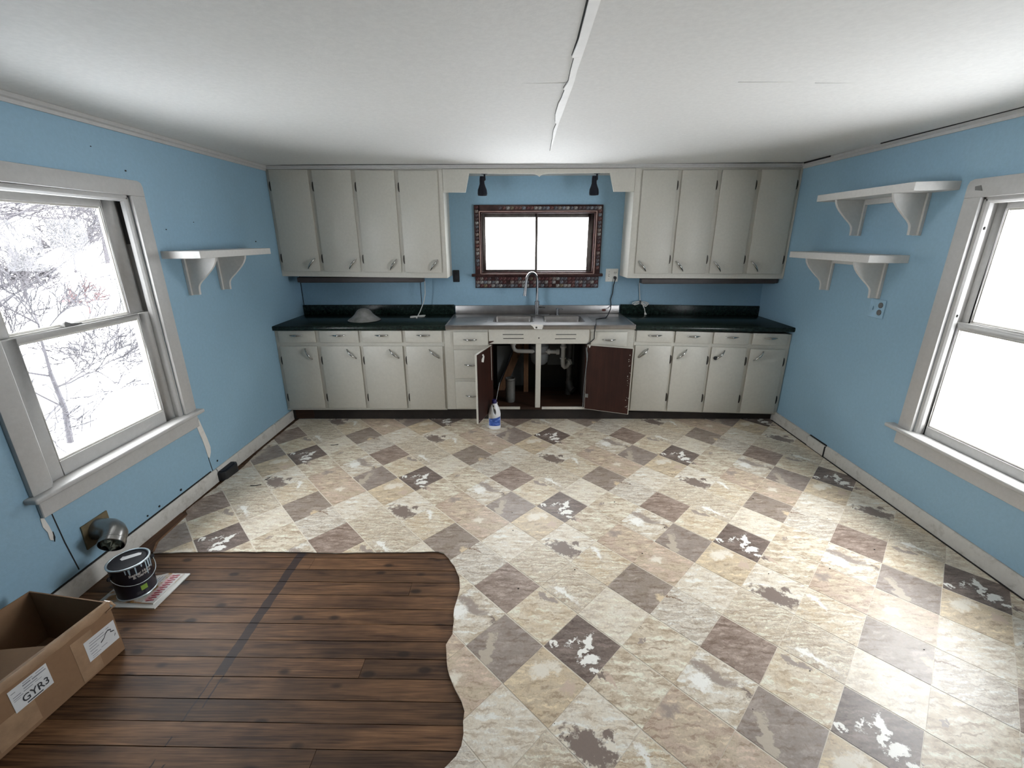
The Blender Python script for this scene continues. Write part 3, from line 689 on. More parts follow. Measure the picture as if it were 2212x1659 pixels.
lk = part('sash_lock', MB().prism([(2.115, 1.242), (2.215, 1.242), (2.20, 1.252), (2.15, 1.256), (2.125, 1.270), (2.115, 1.262)], 'x', XL - 0.068, XL - 0.042), M['greymetal'], w2, bevel=0.002)
part('sash_cord_track', MB().box(XL - 0.066, XL - 0.029, 2.622, 2.6285, 1.24, 1.862), M['greymetal'], w2)
part('track_grime', MB().box(XL - 0.060, XL - 0.030, 2.618, 2.6225, 1.62, 1.85), M['darkgap'], w2)
part('worn_patch', MB().prism([(2.515, 1.872), (2.555, 1.878), (2.56, 1.897), (2.53, 1.900)], 'x', XR - 0.024, XR - 0.0215), M['greymetal'], w3)
parts('pulley_hole', MB().box(XR + 0.014, XR + 0.020, 2.480, 2.4850, 1.68, 1.695).box(XR + 0.014, XR + 0.020, 2.480, 2.4850, 1.22, 1.235), M['darkgap'], w3)

# ------------------------------------------------------------------ cabinet hardware shared by the units
pm = MB(); NP = 12
pts = []; rs = []
for k in range(NP + 1):
    t = k / NP; x = -0.058 + 0.116 * t
    pts.append((x, -0.004 - 0.023 * math.sin(math.pi * t) ** 0.7, 0)); rs.append(0.0024 + 0.0068 * math.sin(math.pi * t) ** 1.2)
pm.tube(pts, rs, 8)
pm.box(-0.0585, -0.048, -0.008, 0, -0.003, 0.003).box(0.048, 0.0585, -0.008, 0, -0.003, 0.003)
PULL = mesh_of('pull_handle', pm, M['chrome'], ang=60)
PULL.name = 'pull_handle'
hm = MB().prism([(-0.004, -0.040), (0.004, -0.034), (0.0075, -0.015), (0.0085, 0), (0.0075, 0.015), (0.004, 0.034), (-0.004, 0.040)], 'y', -0.014, 0)
HINGE = mesh_of('hinge', hm, M['hinge'], bevel=0.001)
YF = 3.872                                                   # face-frame plane of the base units
YD = 3.856                                                   # door front plane
def front(name, par, x0, x1, z0, z1, yf, yd, warp=None, pull=None, hinges=(), bev=0.004, dents=()):
    mb = MB().box(x0, x1, yd, yf - 0.0045, z0, z1).box(x0 + 0.02, x1 - 0.02, yf - 0.006, yf + 0.001, z0 + 0.02, z1 - 0.02)
    if warp: mb.warp(warp)
    d = part(name, mb, M['cab'], par, bevel=bev, seg=2)
    W_ = warp or (lambda x, y, z: (x, y, z))
    if pull:
        px, pz, a = pull; inst('handle', PULL, d, W_(px, yd, pz), (0, R(-a), 0))
    for hx, hz, sg in hinges: inst('hinge', HINGE, d, W_(hx, yf, hz), (0, 0, 0), (sg, 1, 1))
    return d

# left base cabinet
b1 = thing('base_cabinet', 'cream base cabinet with four drawers over four doors, under the counter holding a glass shade', 'cabinet', (-1.39, YW - 0.02, 0.0), 'cream base cabinets')
part('carcass', MB().box(XL, -0.637, YF, YW, 0.122, 0.874), M['cab'], b1, bevel=0.002)
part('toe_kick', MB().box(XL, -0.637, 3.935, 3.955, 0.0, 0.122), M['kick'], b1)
part('kick_board_end', MB().box(-2.10, -1.93, 3.928, 3.935, 0.01, 0.115), M['cabfloor'], b1)
parts('bottom_rail', MB().box(XL, -0.637, YF - 0.006, YF, 0.119, 0.131), M['cab'], b1, bevel=0.002)
for k, (a, b) in enumerate(((-2.105, -1.778), (-1.740, -1.394), (-1.360, -1.010), (-0.977, -0.652))):
    front('drawer', b1, a, b, 0.765, 0.872, YF, YD, pull=((a + b) / 2 - 0.002, 0.832, 0))
    zb = (0.141, 0.141, 0.138, 0.131)[k]
    front('door', b1, a - 0.002, b - 0.0, zb, 0.732, YF, YD, pull=(b - 0.078, 0.662, (-62, -48, -46, -44)[k]), hinges=((a - 0.006, 0.60, -1), (a - 0.006, 0.245, -1)))
# right base cabinet (settled, drops towards the wall)
SH = lambda x, y, z: (x, y, z - 0.0265 * (x - 1.06))
b2 = thing('base_cabinet', 'cream base cabinet settled out of level, with one black knob on a door', 'cabinet', (1.75, YW - 0.02, 0.0), 'cream base cabinets')
part('carcass', MB().box(1.052, XR - 0.003, YF, YW - 0.003, 0.108, 0.868).warp(SH), M['cab'], b2, bevel=0.002)
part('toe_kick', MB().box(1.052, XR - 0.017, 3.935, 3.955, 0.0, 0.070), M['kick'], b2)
for k, (a, b) in enumerate(((1.068, 1.387), (1.412, 1.719), (1.749, 2.060), (2.093, 2.400))):
    front('drawer', b2, a, b, 0.768, 0.872, YF, YD, SH, pull=((a + b) / 2 + 0.002, 0.832, 0))
    d = front('door', b2, a - 0.003, b - 0.004, 0.122, 0.738 - (0.008 if k == 3 else 0), YF, YD - (0.004 if k == 3 else 0), SH, pull=(a + 0.072, 0.668, 47), hinges=((b + 0.004, 0.615, 1), (b + 0.004, 0.255, 1)))
    if k == 2: part('black_knob', MB().lathe([(0.012, 0), (0.017, -0.006), (0.017, -0.016), (0.010, -0.021)], (1.784, YD, 0.622), 16, 'y'), M['black'], d)
# sink cabinet with open doors
sk = thing('sink_cabinet', 'cream sink cabinet with both doors open and three stacked drawers', 'cabinet', (0.21, YW - 0.02, 0.0))
fr = MB()
fr.box(-0.635, -0.555, YF, YF + 0.02, 0.122, 0.895)
fr.box(-0.555, -0.235, YF, YF + 0.02, 0.122, 0.895)
fr.box(0.650, 1.050, YF, YF + 0.02, 0.122, 0.895)
parts('face_frame', fr, M['cab'], sk, bevel=0.002)
fa = part('false_front', MB().box(-0.237, 0.652, YD + 0.006, YF + 0.012, 0.750, 0.896), M['cab'], sk, bevel=0.003)
for (a, b, z) in ((-0.113, 0.070, 0.836), (-0.109, 0.073, 0.800), (0.357, 0.536, 0.835), (0.350, 0.533, 0.797)):
    part('vent_slot', MB().box(a, b, YD + 0.003, YD + 0.0065, z - 0.003, z + 0.002), M['darkgap'], fa)
    part('slot_lip', MB().box(a - 0.002, b + 0.002, YD + 0.002, YD + 0.007, z - 0.0065, z - 0.003), M['cab'], fa)
part('screw_hole', MB().lathe([(0.006, 0), (0.006, 0.002)], (0.207, YD + 0.0045, 0.803), 10, 'y'), M['darkgap'], fa)
part('chipped_corner', MB().prism([(-0.237, 0.752), (-0.19, 0.775), (-0.20, 0.778), (-0.237, 0.775)], 'y', YD + 0.004, YD + 0.0065), M['doorback'], fa)
part('post', MB().box(0.181, 0.229, YF - 0.004, YF + 0.016, 0.140, 0.752), M['cab'], sk, bevel=0.003)
parts('stile', MB().box(-0.235, -0.205, YF, YF + 0.02, 0.122, 0.752).box(0.628, 0.652, YF, YF + 0.02, 0.122, 0.752), M['doorback'], sk)
parts('bottom_rail', MB().box(-0.235, 0.042, YF - 0.002, YF + 0.018, 0.122, 0.144).box(0.245, 0.652, YF - 0.002, YF + 0.018, 0.122, 0.144), M['cab'], sk, bevel=0.002)
part('bare_rail', MB().box(0.042, 0.245, YF + 0.004, YF + 0.018, 0.120, 0.140), M['cabfloor'], sk)
part('cabinet_floor', MB().box(-0.235, 0.652, YF + 0.018, YW - 0.01, 0.122, 0.140), M['cabfloor'], sk)
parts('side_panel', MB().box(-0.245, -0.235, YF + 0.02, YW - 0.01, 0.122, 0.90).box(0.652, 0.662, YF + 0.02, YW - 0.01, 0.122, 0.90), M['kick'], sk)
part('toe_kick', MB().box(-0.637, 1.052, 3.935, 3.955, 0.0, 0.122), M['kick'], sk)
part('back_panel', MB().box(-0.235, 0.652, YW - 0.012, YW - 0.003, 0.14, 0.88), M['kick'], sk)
parts('grey_patch_panel', MB().box(-0.19, 0.115, 4.42, 4.432, 0.175, 0.60).box(-0.19, 0.06, 4.425, 4.434, 0.64, 0.78).box(0.33, 0.60, 4.42, 4.432, 0.40, 0.78), M['greypanel'], sk)
for (z0, z1) in ((0.735, 0.860), (0.432, 0.696), (0.140, 0.400)):
    front('drawer', sk, -0.552, -0.245, z0, z1, YF, YD, pull=(-0.402, z1 - (0.068 if z1 > 0.8 else 0.135), 0))
for (z0, z1) in ((0.728, 0.858), (0.432, 0.696), (0.140, 0.400)):
    front('drawer', sk, 0.668, 0.986, z0, z1, YF, YD, pull=(0.827, z1 - (0.068 if z1 > 0.8 else 0.135), 0))
def opendoor(hx, ox, oy, width_lab, z0=0.132, z1=0.745, hook=False, left=True):
    a = Vector((hx, YD, 0)); b = Vector((ox, oy, 0)); L_ = (b - a).length; t = (b - a) / L_
    n = Vector((-t.y, t.x, 0)); n = n if (n.x > 0) == left else -n                     # side that faces the sink opening
    def q(u, w, z): p = a + t * u + n * w; return (p.x, p.y, z)
    mb = MB()
    mb.mat(0).add([q(u, w, z) for z in (z0, z1) for w in (-0.016, 0.0) for u in (0, L_)], [(0, 2, 3, 1), (4, 5, 7, 6), (0, 1, 5, 4), (1, 3, 7, 5), (3, 2, 6, 7), (2, 0, 4, 6)])
    d = part('open_door', mb, M['cab'], sk, bevel=0.002)
    part('inner_face', MB().add([q(u, w, z) for z in (z0 + 0.006, z1 - 0.006) for w in (0.0, 0.003) for u in (0.005, L_ - 0.006)], [(0, 2, 3, 1), (4, 5, 7, 6), (0, 1, 5, 4), (1, 3, 7, 5), (3, 2, 6, 7), (2, 0, 4, 6)]), M['doorback'], d)
    return d, q, L_
dl, ql, Ll = opendoor(-0.212, -0.318, 3.500, None, left=True)
part('catch_plate', MB().tube([ql(Ll - 0.13, 0.004, 0.715), ql(Ll - 0.12, 0.016, 0.70), ql(Ll - 0.11, 0.006, 0.655)], [0.010, 0.008, 0.014], 6, flat=0.4), M['outletwhite'], dl)
parts('paint_drip', MB().add([ql(0.02, 0.0035, 0.735), ql(0.035, 0.0035, 0.735), ql(0.028, 0.0035, 0.42), ql(0.018, 0.0035, 0.42)], [(0, 1, 2, 3)]), M['cab'], dl)
parts('paint_chip', MB().add([ql(0.025, 0.004, 0.16), ql(0.035, 0.004, 0.16), ql(0.03, 0.004, 0.175), ql(Ll - .03, 0.004, .15), ql(Ll - .02, 0.004, .15), ql(Ll - .02, 0.004, .165)], [(0, 1, 2), (3, 4, 5)]), M['cab'], dl)
dr, qr, Lr = opendoor(0.636, 1.012, 3.715, None, left=False)
rp = random.Random(4); chips = MB()
for _ in range(26):
    u = Lr - rp.uniform(0.012, 0.035); z = rp.uniform(0.15, 0.74); s = rp.uniform(0.002, 0.006)
    chips.add([qr(u, 0.0036, z), qr(u + s, 0.0036, z), qr(u + s, 0.0036, z + s * 1.6), qr(u, 0.0036, z + s)], [(0, 1, 2, 3)])
tag(part('paint_chips', chips, M['cab'], dr), kind='stuff')
part('hinge_plate', MB().add([qr(u, w, z) for z in (0.25, 0.285) for w in (0.003, 0.007) for u in (0.004, 0.032)], [(0, 2, 3, 1), (4, 5, 7, 6), (0, 1, 5, 4), (1, 3, 7, 5), (3, 2, 6, 7), (2, 0, 4, 6)]), M['greymetal'], dr)
part('catch_plate', MB().add([qr(0.012, 0.0037, 0.737), qr(0.034, 0.0037, 0.737), qr(0.024, 0.0037, 0.715)], [(0, 1, 2)]), M['outletwhite'], dr)
part('torn_edge', MB().tube([(0.628, YD - 0.004, 0.72), (0.638, YD - 0.012, 0.66), (0.640, YD - 0.012, 0.60), (0.634, YD - 0.005, 0.50), (0.626, YD - 0.003, 0.36), (0.624, YD - 0.003, 0.15)], [0.006, 0.013, 0.008, 0.006, 0.005, 0.007], 6, flat=0.5), M['greypanel'], sk)

# wall cabinets
def SU(x, y, z): return (x, y, z - (x + 2.11) * (0.0145 - max(0.0, z - 1.366) * 0.0060))
u1 = thing('wall_cabinet', 'cream wall cabinet of four tall doors above the counter holding a glass shade', 'cabinet', (-1.38, YW - 0.02, 1.32), 'cream wall cabinets')
UF, UD = YU + 0.008, YU - 0.008
part('carcass', MB().box(XL, -0.624, UF, YW, 1.318, HC - 0.004).warp(lambda x, y, z: SU(x, y, z) if z < 2 else (x, y, z)), M['cab'], u1, bevel=0.003)
for k, (a, b) in enumerate(((-2.110, -1.778), (-1.741, -1.407), (-1.372, -1.037), (-1.001, -0.669))):
    front('door', u1, a, b, 1.366, 2.207, UF, UD, SU, pull=(b - 0.068, 1.434, (50, 52, 55, 53)[k]), hinges=((a - 0.005, 2.075, -1), (a - 0.005, 1.478, -1)))
u2 = thing('wall_cabinet', 'cream wall cabinet of four tall doors beside the two shelves', 'cabinet', (1.73, YW - 0.02, 1.29), 'cream wall cabinets')
SV = lambda x, y, z: (x, y, z - (x - 1.02) * (0.006 if z < 1.8 else 0.0))
part('carcass', MB().box(1.022, XR, UF, YW, 1.292, HC - 0.004).warp(SV), M['cab'], u2, bevel=0.003)
for k, (a, b) in enumerate(((1.084, 1.384), (1.419, 1.718), (1.757, 2.054), (2.092, 2.402))):
    front('door', u2, a, b, 1.337, 2.189, UF, UD, SV, pull=(a + 0.060, 1.402, -51), hinges=((b + 0.004, 2.07, 1), (b + 0.004, 1.46, 1)))
part('scribe_strip', MB().box(XR - 0.018, XR - 0.002, UF - 0.006, UF, 1.30, HC - 0.01), M['cab'], u2, bevel=0.002)
# valance
va = [(-0.624, 2.206), (-0.624, 2.021), (-0.432, 2.021), (-0.396, 2.170), (0.120, 2.167), (0.160, 2.164), (0.190, 2.155), (0.205, 2.143), (0.220, 2.155), (0.250, 2.164), (0.288, 2.168), (0.805, 2.169), (0.848, 2.022), (1.022, 2.021), (1.022, 2.206)]
vb = thing('valance', 'cream wooden valance board with cut-out lower edge over the sink', 'valance', (0.2, YU, 2.1))
part('board', MB().prism(va, 'y', UF - 0.004, UF + 0.014), M['cab'], vb, bevel=0.0015)
part('top_rail', MB().box(-0.624, 1.022, UF + 0.014, YW, HC - 0.034, HC - 0.022), M['ceiling'], vb)

# ------------------------------------------------------------------ counters and sink
def counter(label, x0, x1, slope, xe):
    WPF = lambda x, y, z: (x, y, z - slope * (x - xe))
    c = thing('countertop', label, 'countertop', ((x0 + x1) / 2, YW - 0.05, 0.914), 'dark green laminate counters')
    pf = [(YW, 0.874), (3.850, 0.874), (3.843, 0.879), (3.841, 0.894), (3.843, 0.908), (3.850, 0.914), (YW, 0.914)]
    part('worktop', MB().prism(pf, 'x', x0, x1).warp(WPF), M['laminate'], c, ang=50)
    part('backsplash', MB().box(x0 + (0.004 if x0 < 0 else 0), x1 - (0.004 if x1 > 2 else 0), YW - 0.022, YW, 0.914, 1.012).warp(WPF), M['laminate'], c, bevel=0.004, seg=2)
    return c
counter('dark green counter with a frosted glass shade on it', XL, -0.616, 0.0, 0)
counter('dark green counter ending at the wall with two shelves', 1.050, XR, 0.014, 1.05)
sd = thing('sink', 'stainless steel double sink top with drainboards and backsplash', 'sink', (0.21, YW - 0.05, 0.914))
xs = [-0.614, -0.205, 0.162, 0.262, 0.629, 1.048]; ys = [3.848, 4.002, 4.322, YW - 0.022]; zt = 0.919
dm = MB()
for a in range(5):
    for b in range(3):
        if b == 1 and a in (1, 3): continue
        dm.add([(xs[a], ys[b], zt), (xs[a + 1], ys[b], zt), (xs[a + 1], ys[b + 1], zt), (xs[a], ys[b + 1], zt)], [(0, 1, 2, 3)])
part('deck', dm, M['steel'], sd)
part('front_edge', MB().prism([(3.860, 0.885), (3.839, 0.885), (3.836, 0.890), (3.836, 0.919), (3.841, 0.9245), (3.850, 0.923), (3.853, 0.919), (3.860, 0.919)], 'x', -0.614, 1.048), M['steel'], sd, ang=40)
parts('side_rim', MB().box(-0.616, -0.608, 3.838, YW - 0.02, 0.914, 0.925).box(1.042, 1.050, 3.838, YW - 0.02, 0.914, 0.925), M['steel'], sd, bevel=0.003, seg=2)
part('backsplash', MB().box(-0.604, 1.038, YW - 0.024, YW, 0.919, 1.004), M['steel'], sd, bevel=0.004, seg=2)
for a, b in ((-0.205, 0.162), (0.262, 0.629)):
    bs = MB(); lo = 0.018
    lv = [(0, zt), (0.004, zt - 0.004), (0.010, zt - 0.06), (0.022, zt - 0.165), (0.05, zt - 0.178)]
    ring = []
    for d, z in lv:
        rr_ = 0.03; x0, x1, y0, y1 = a + d, b - d, 4.002 + d, 4.322 - d; rg = []
        for cxx, cyy, a0 in ((x1 - rr_, y1 - rr_, 0), (x0 + rr_, y1 - rr_, 90), (x0 + rr_, y0 + rr_, 180), (x1 - rr_, y0 + rr_, 270)):
            for k in range(5):
                an = R(a0 + 22.5 * k); rg.append((cxx + rr_ * math.cos(an), cyy + rr_ * math.sin(an), z))
        ring.append(rg)
    n = len(ring[0]); vs = [p for rg in ring for p in rg]; fs = []
    for i in range(len(ring) - 1):
        for k in range(n): fs.append((i * n + k, i * n + (k + 1) % n, (i + 1) * n + (k + 1) % n, (i + 1) * n + k))
    fs.append(tuple((len(ring) - 1) * n + k for k in range(n))); bs.add(vs, fs)
    for (px, py) in ((a, 4.002), (b, 4.002), (b, 4.322), (a, 4.322)):        # corner fillets between round bowl and square cut-out
        sx, sy = (1 if px == a else -1), (1 if py < 4.1 else -1)
        bs.add([(px, py, zt), (px + sx * 0.03, py, zt), (px + sx * 0.0088, py + sy * 0.0088, zt), (px, py + sy * 0.03, zt)], [(0, 1, 2, 3)])
    bo = part('basin', bs, M['steel'], sd, ang=50)
    part('rim', MB().tube([(a + 0.03, 3.999, zt + 0.001), (b - 0.03, 3.999, zt + 0.001), (b + 0.003, 4.03, zt + 0.001), (b + 0.003, 4.295, zt + 0.001), (b - 0.03, 4.325, zt + 0.001), (a + 0.03, 4.325, zt + 0.001), (a - 0.003, 4.295, zt + 0.001), (a - 0.003, 4.03, zt + 0.001)], 0.003, 6, closed=True), M['steel'], bo)
    part('drain', MB().lathe([(0.045, 0.0), (0.045, 0.004), (0.035, 0.005), (0.030, 0.001)], ((a + b) / 2, 4.165, zt - 0.179), 18), M['chrome'], bo)
part('white_tape_patch', MB().prism([(0.128, 0.928), (0.236, 0.928), (0.243, 0.918), (0.232, 0.887), (0.165, 0.889), (0.150, 0.912)], 'y', 3.8335, 3.8355), M['plaster'], sd)
part('patch_screw', MB().lathe([(0.008, 0), (0.008, -0.003), (0.003, -0.004)], (0.182, 3.834, 0.903), 10, 'y'), M['hinge'], sd)
part('badge', MB().lathe([(0.022, 0), (0.022, -0.003), (0.014, -0.006)], (0.886, YW - 0.024, 0.957), 18, 'y').warp(lambda x, y, z: (x, y, 0.957 + (z - 0.957) * 0.55)), M['badge'], sd)
ribs = MB()
for k in range(7): ribs.box(-0.56, -0.26, 4.02 + k * 0.042, 4.026 + k * 0.042, 0.919, 0.9205)
for k in range(7): ribs.box(0.70, 1.0, 4.02 + k * 0.042, 4.026 + k * 0.042, 0.919, 0.9205)
parts('drainboard_rib', ribs, M['steel'], sd, bevel=0.0006)

fc = thing('faucet', 'brushed steel gooseneck faucet rising behind the double sink', 'faucet', (0.211, 4.40, 0.919))
part('base_plate', MB().box(0.088, 0.334, 4.375, 4.425, 0.919, 0.925), M['steeldark'], fc, bevel=0.004, seg=2)
part('body', MB().lathe([(0.024, 0), (0.024, 0.006), (0.021, 0.010), (0.021, 0.115), (0.0225, 0.117), (0.0225, 0.128), (0.016, 0.132)], (0.211, 4.40, 0.925), 20), M['steeldark'], fc)
sp = [(0.211, 4.40, 1.05), (0.211, 4.40, 1.245)]
dv = Vector((-0.72, -0.69, 0)).normalized(); r_ = 0.076
for k in range(1, 13):
    an = math.pi * k / 12; p = Vector((0.211, 4.40, 1.245)) + dv * (r_ - r_ * math.cos(an)) + Vector((0, 0, r_ * math.sin(an) * 1.12)); sp.append(tuple(p))
tip = Vector(sp[-1]); sp.append((tip.x - 0.004, tip.y - 0.004, tip.z - 0.03))
part('spout', MB().tube(sp, 0.0125, 14), M['steeldark'], fc, ang=60)
part('spray_head', MB().tube([sp[-1], (tip.x - 0.008, tip.y - 0.008, tip.z - 0.07), (tip.x - 0.014, tip.y - 0.012, tip.z - 0.125)], [0.0135, 0.016, 0.0185], 14), M['steeldark'], fc, ang=60)
part('lever', MB().tube([(0.225, 4.40, 1.005), (0.255, 4.398, 1.005)], 0.013, 12).tube([(0.255, 4.398, 1.005), (0.296, 4.395, 0.997)], [0.011, 0.008], 10), M['steeldark'], fc)
sdp = thing('soap_dispenser', 'short steel soap dispenser standing on the sink beside the faucet', 'dispenser', (0.414, 4.39, 0.919))
part('body', MB().lathe([(0.017, 0), (0.017, 0.006), (0.013, 0.010), (0.013, 0.050), (0.015, 0.052), (0.015, 0.066), (0.008, 0.068)], (0.414, 4.39, 0.919), 16), M['steeldark'], sdp)
part('nozzle', MB().tube([(0.414, 4.39, 0.980), (0.450, 4.385, 0.982), (0.468, 4.38, 0.974)], [0.007, 0.006, 0.005], 8), M['steeldark'], sdp)

# ------------------------------------------------------------------ things under the sink
dp = thing('drain_pipe', 'white plastic drain pipe with trap inside the open sink cabinet', 'pipe', (0.35, 4.16, 0.62))
part('cross_pipe', MB().tube([(-0.022, 4.15, 0.74), (-0.022, 4.15, 0.655), (-0.010, 4.15, 0.625), (0.02, 4.15, 0.613), (0.42, 4.15, 0.605)], 0.020, 12), M['pvc'], dp, ang=60)
parts('collar', MB().tube([(-0.022, 4.15, 0.672), (-0.022, 4.15, 0.70)], 0.027, 12).tube([(0.305, 4.15, 0.608), (0.33, 4.15, 0.608)], 0.028, 12).tube([(0.39, 4.15, 0.605), (0.42, 4.15, 0.605)], 0.028, 12)
     .tube([(0.458, 4.15, 0.645), (0.458, 4.15, 0.665)], 0.030, 12).tube([(0.458, 4.15, 0.535), (0.458, 4.15, 0.55)], 0.030, 12), M['pvc'], dp)
tr_ = [(0.458, 4.15, 0.74), (0.458, 4.15, 0.50), (0.462, 4.155, 0.465), (0.478, 4.165, 0.447), (0.500, 4.175, 0.452), (0.520, 4.19, 0.48), (0.527, 4.20, 0.52)]
part('trap', MB().tube(tr_, 0.021, 12), M['pvc'], dp, ang=60)
part('trap_nut', MB().tube([(0.512, 4.185, 0.49), (0.532, 4.195, 0.50)], 0.034, 10), M['pvc'], dp)
wp = thing('waste_pipe', 'dark vertical waste pipe behind the white trap under the sink', 'pipe', (0.54, 4.25, 0.14))
part('riser', MB().tube([(0.535, 4.25, 0.14), (0.535, 4.25, 0.24), (0.535, 4.25, 0.66)], [0.034, 0.028, 0.024], 12), M['darkmetal'], wp)
part('elbow', MB().tube([(0.535, 4.25, 0.28), (0.545, 4.22, 0.22), (0.575, 4.19, 0.20)], 0.036, 12), M['darkmetal'], wp)
gd = thing('garbage_disposal', 'grey rounded garbage disposal behind the white post under the sink', 'disposal', (0.24, 4.20, 0.47))
part('body', MB().lathe([(0.02, 0.0), (0.055, 0.004), (0.080, 0.03), (0.088, 0.08), (0.088, 0.19), (0.07, 0.21), (0.05, 0.25), (0.05, 0.268)], (0.235, 4.20, 0.47), 22), M['greypanel'], gd)
part('clamp_ring', MB().lathe([(0.089, 0), (0.093, 0.004), (0.093, 0.016), (0.089, 0.02)], (0.235, 4.20, 0.585), 22, caps=False), M['darkmetal'], gd)
sb = thing('support_post', 'upright reddish wooden stud holding up the sink', 'post', (0.107, 4.33, 0.14))
part('stud', MB().box(0.082, 0.130, 4.31, 4.35, 0.14, 0.735), M['stud'], sb, bevel=0.002)
bc = thing('wooden_brace', 'slanted raw wooden brace under the sink leaning to the upright stud', 'brace', (-0.10, 4.34, 0.14))
part('stud', MB().prism([(-0.185, 0.142), (-0.115, 0.142), (0.078, 0.60), (0.040, 0.70), (0.020, 0.66)], 'y', 4.355, 4.39), M['stud'], bc, bevel=0.002)
cn = thing('metal_canister', 'tall dented grey metal canister on the sink cabinet floor', 'canister', (-0.05, 4.04, 0.14))
part('body', MB().lathe([(0.043, 0), (0.045, 0.004), (0.045, 0.11), (0.044, 0.115), (0.045, 0.12), (0.045, 0.228), (0.047, 0.232), (0.047, 0.238), (0.041, 0.238), (0.041, 0.20)], (-0.05, 4.04, 0.14), 22), M['greymetal'], cn)
part('wire_ring', MB().tube([(-0.05 + 0.05 * math.cos(a * 0.5236), 4.04 + 0.05 * math.sin(a * 0.5236), 0.368 + 0.01 * math.sin(a * 0.5236)) for a in range(12)], 0.002, 5, closed=True), M['hinge'], cn)
rd = thing('thin_rod', 'thin grey rod with a small pale end block leaning in the sink cabinet', 'rod', (-0.18, 3.91, 0.14))
part('rod', MB().tube([(-0.183, 3.83, 0.205), (-0.150, 3.95, 0.36)], 0.003, 6), M['rod'], rd)
part('hose', MB().tube([(-0.150, 3.95, 0.36), (-0.09, 4.10, 0.46), (-0.01, 4.25, 0.66)], 0.0045, 6), M['black'], rd)
part('end_block', MB().box(-0.197, -0.167, 3.816, 3.836, 0.192, 0.211), M['plaster'], rd, bevel=0.002)

# ------------------------------------------------------------------ things on counters and back wall
ds = thing('glass_shade', 'bell-shaped frosted glass lamp shade lying on the dark green counter', 'lamp shade', (-1.42, 4.14, 0.914))
part('shade', MB().lathe([(0.140, 0.006), (0.146, 0.002), (0.150, 0.006), (0.138, 0.016), (0.108, 0.036), (0.082, 0.062), (0.066, 0.086), (0.050, 0.101), (0.028, 0.110), (0.0001, 0.113)], (-1.42, 4.14, 0.914), 36), M['dome'], ds, ang=80)

def barlight(label, x0, x1, z1, cordpts, ropes, plug, group):
    b = thing('under_cabinet_light', label, 'light', ((x0 + x1) / 2, 4.28, z1), group)
    part('housing', MB().box(x0, x1, 4.215, 4.30, z1 - 0.045, z1), M['brownbar'], b, bevel=0.004)
    part('diffuser', MB().box(x0 + 0.02, x1 - 0.02, 4.225, 4.29, z1 - 0.049, z1 - 0.045), M['darkmetal'], b)
    part('cord', MB().tube(cordpts, 0.0042, 6), M['cordwhite'], b, ang=70)
    mb = MB()
    for rp_ in ropes: mb.tube(rp_, 0.004, 6)
    part('cord_bundle', mb, M['cordwhite'], b, ang=70)
    part('plug', plug, M['cordwhite'], b, bevel=0.002)
    return b
def loop(c, a, b, ang, tilt=0.0, n=14):
    o = []
    for k in range(n + 1):
        t = 2 * math.pi * k / n; u, w = a * (1 - math.cos(t)) , b * math.sin(t)
        ca, sa = math.cos(R(ang)), math.sin(R(ang))
        o.append((c[0] + u * ca - w * sa, c[1] + tilt * u, c[2] + (u * sa + w * ca)))
    return o
def loopf(c, a, b, ang, n=14, z=0.0):
    o = []
    for k in range(n + 1):
        t = 2 * math.pi * k / n; u, w = a * (1 - math.cos(t)), b * math.sin(t)
        ca, sa = math.cos(R(ang)), math.sin(R(ang)); o.append((c[0] + u * ca - w * sa, c[1] + u * sa + w * ca, c[2] + z))
    return o
cL = (-0.955, 4.30, 0.921)
barlight('brown under-cabinet light with white cord coiled on the counter by the glass shade', -2.035, -0.860, 1.302,
         [(-0.868, 4.30, 1.28), (-0.878, 4.38, 1.25), (-0.882, 4.39, 1.136), (-0.902, 4.385, 1.048), (-0.935, 4.34, 0.962), (-0.955, 4.30, 0.921)],
         [loopf(cL, 0.035, 0.022, 20), loopf(cL, 0.042, 0.016, 35, z=0.006), loopf(cL, -0.033, 0.02, 15, z=0.003), loopf(cL, -0.038, 0.014, 40)],
         MB().tube([(-0.955, 4.27, 0.922), (-0.950, 4.245, 0.922)], [0.006, 0.010], 6), 'under-cabinet lights')
cR = (1.240, YW - 0.036, 1.036)
lr = barlight('brown under-cabinet light with white cord tied in a hanging bundle beside the outlet', 1.170, XR - 0.012, 1.284,
         [(1.178, 4.29, 1.26), (1.205, 4.42, 1.245), (1.222, YW - 0.012, 1.20), (1.240, YW - 0.012, 1.06), (1.240, YW - 0.034, 1.036)],
         [loop(cR, 0.040, 0.012, 190), loop(cR, 0.034, 0.009, 200, -0.1), loop(cR, 0.040, 0.014, -20), loop(cR, 0.036, 0.009, -35, -0.1), loop(cR, 0.041, 0.010, -10, -0.15),
          [cR, (1.262, YW - 0.045, 1.012), (1.280, YW - 0.055, 0.975), (1.290, YW - 0.06, 0.935)]],
         MB().tube([(1.288, YW - 0.06, 0.938), (1.295, YW - 0.068, 0.914)], [0.007, 0.014], 6), 'under-cabinet lights')
part('cord_tie', MB().box(1.232, 1.244, YW - 0.05, YW - 0.024, 1.024, 1.052), M['black'], lr)

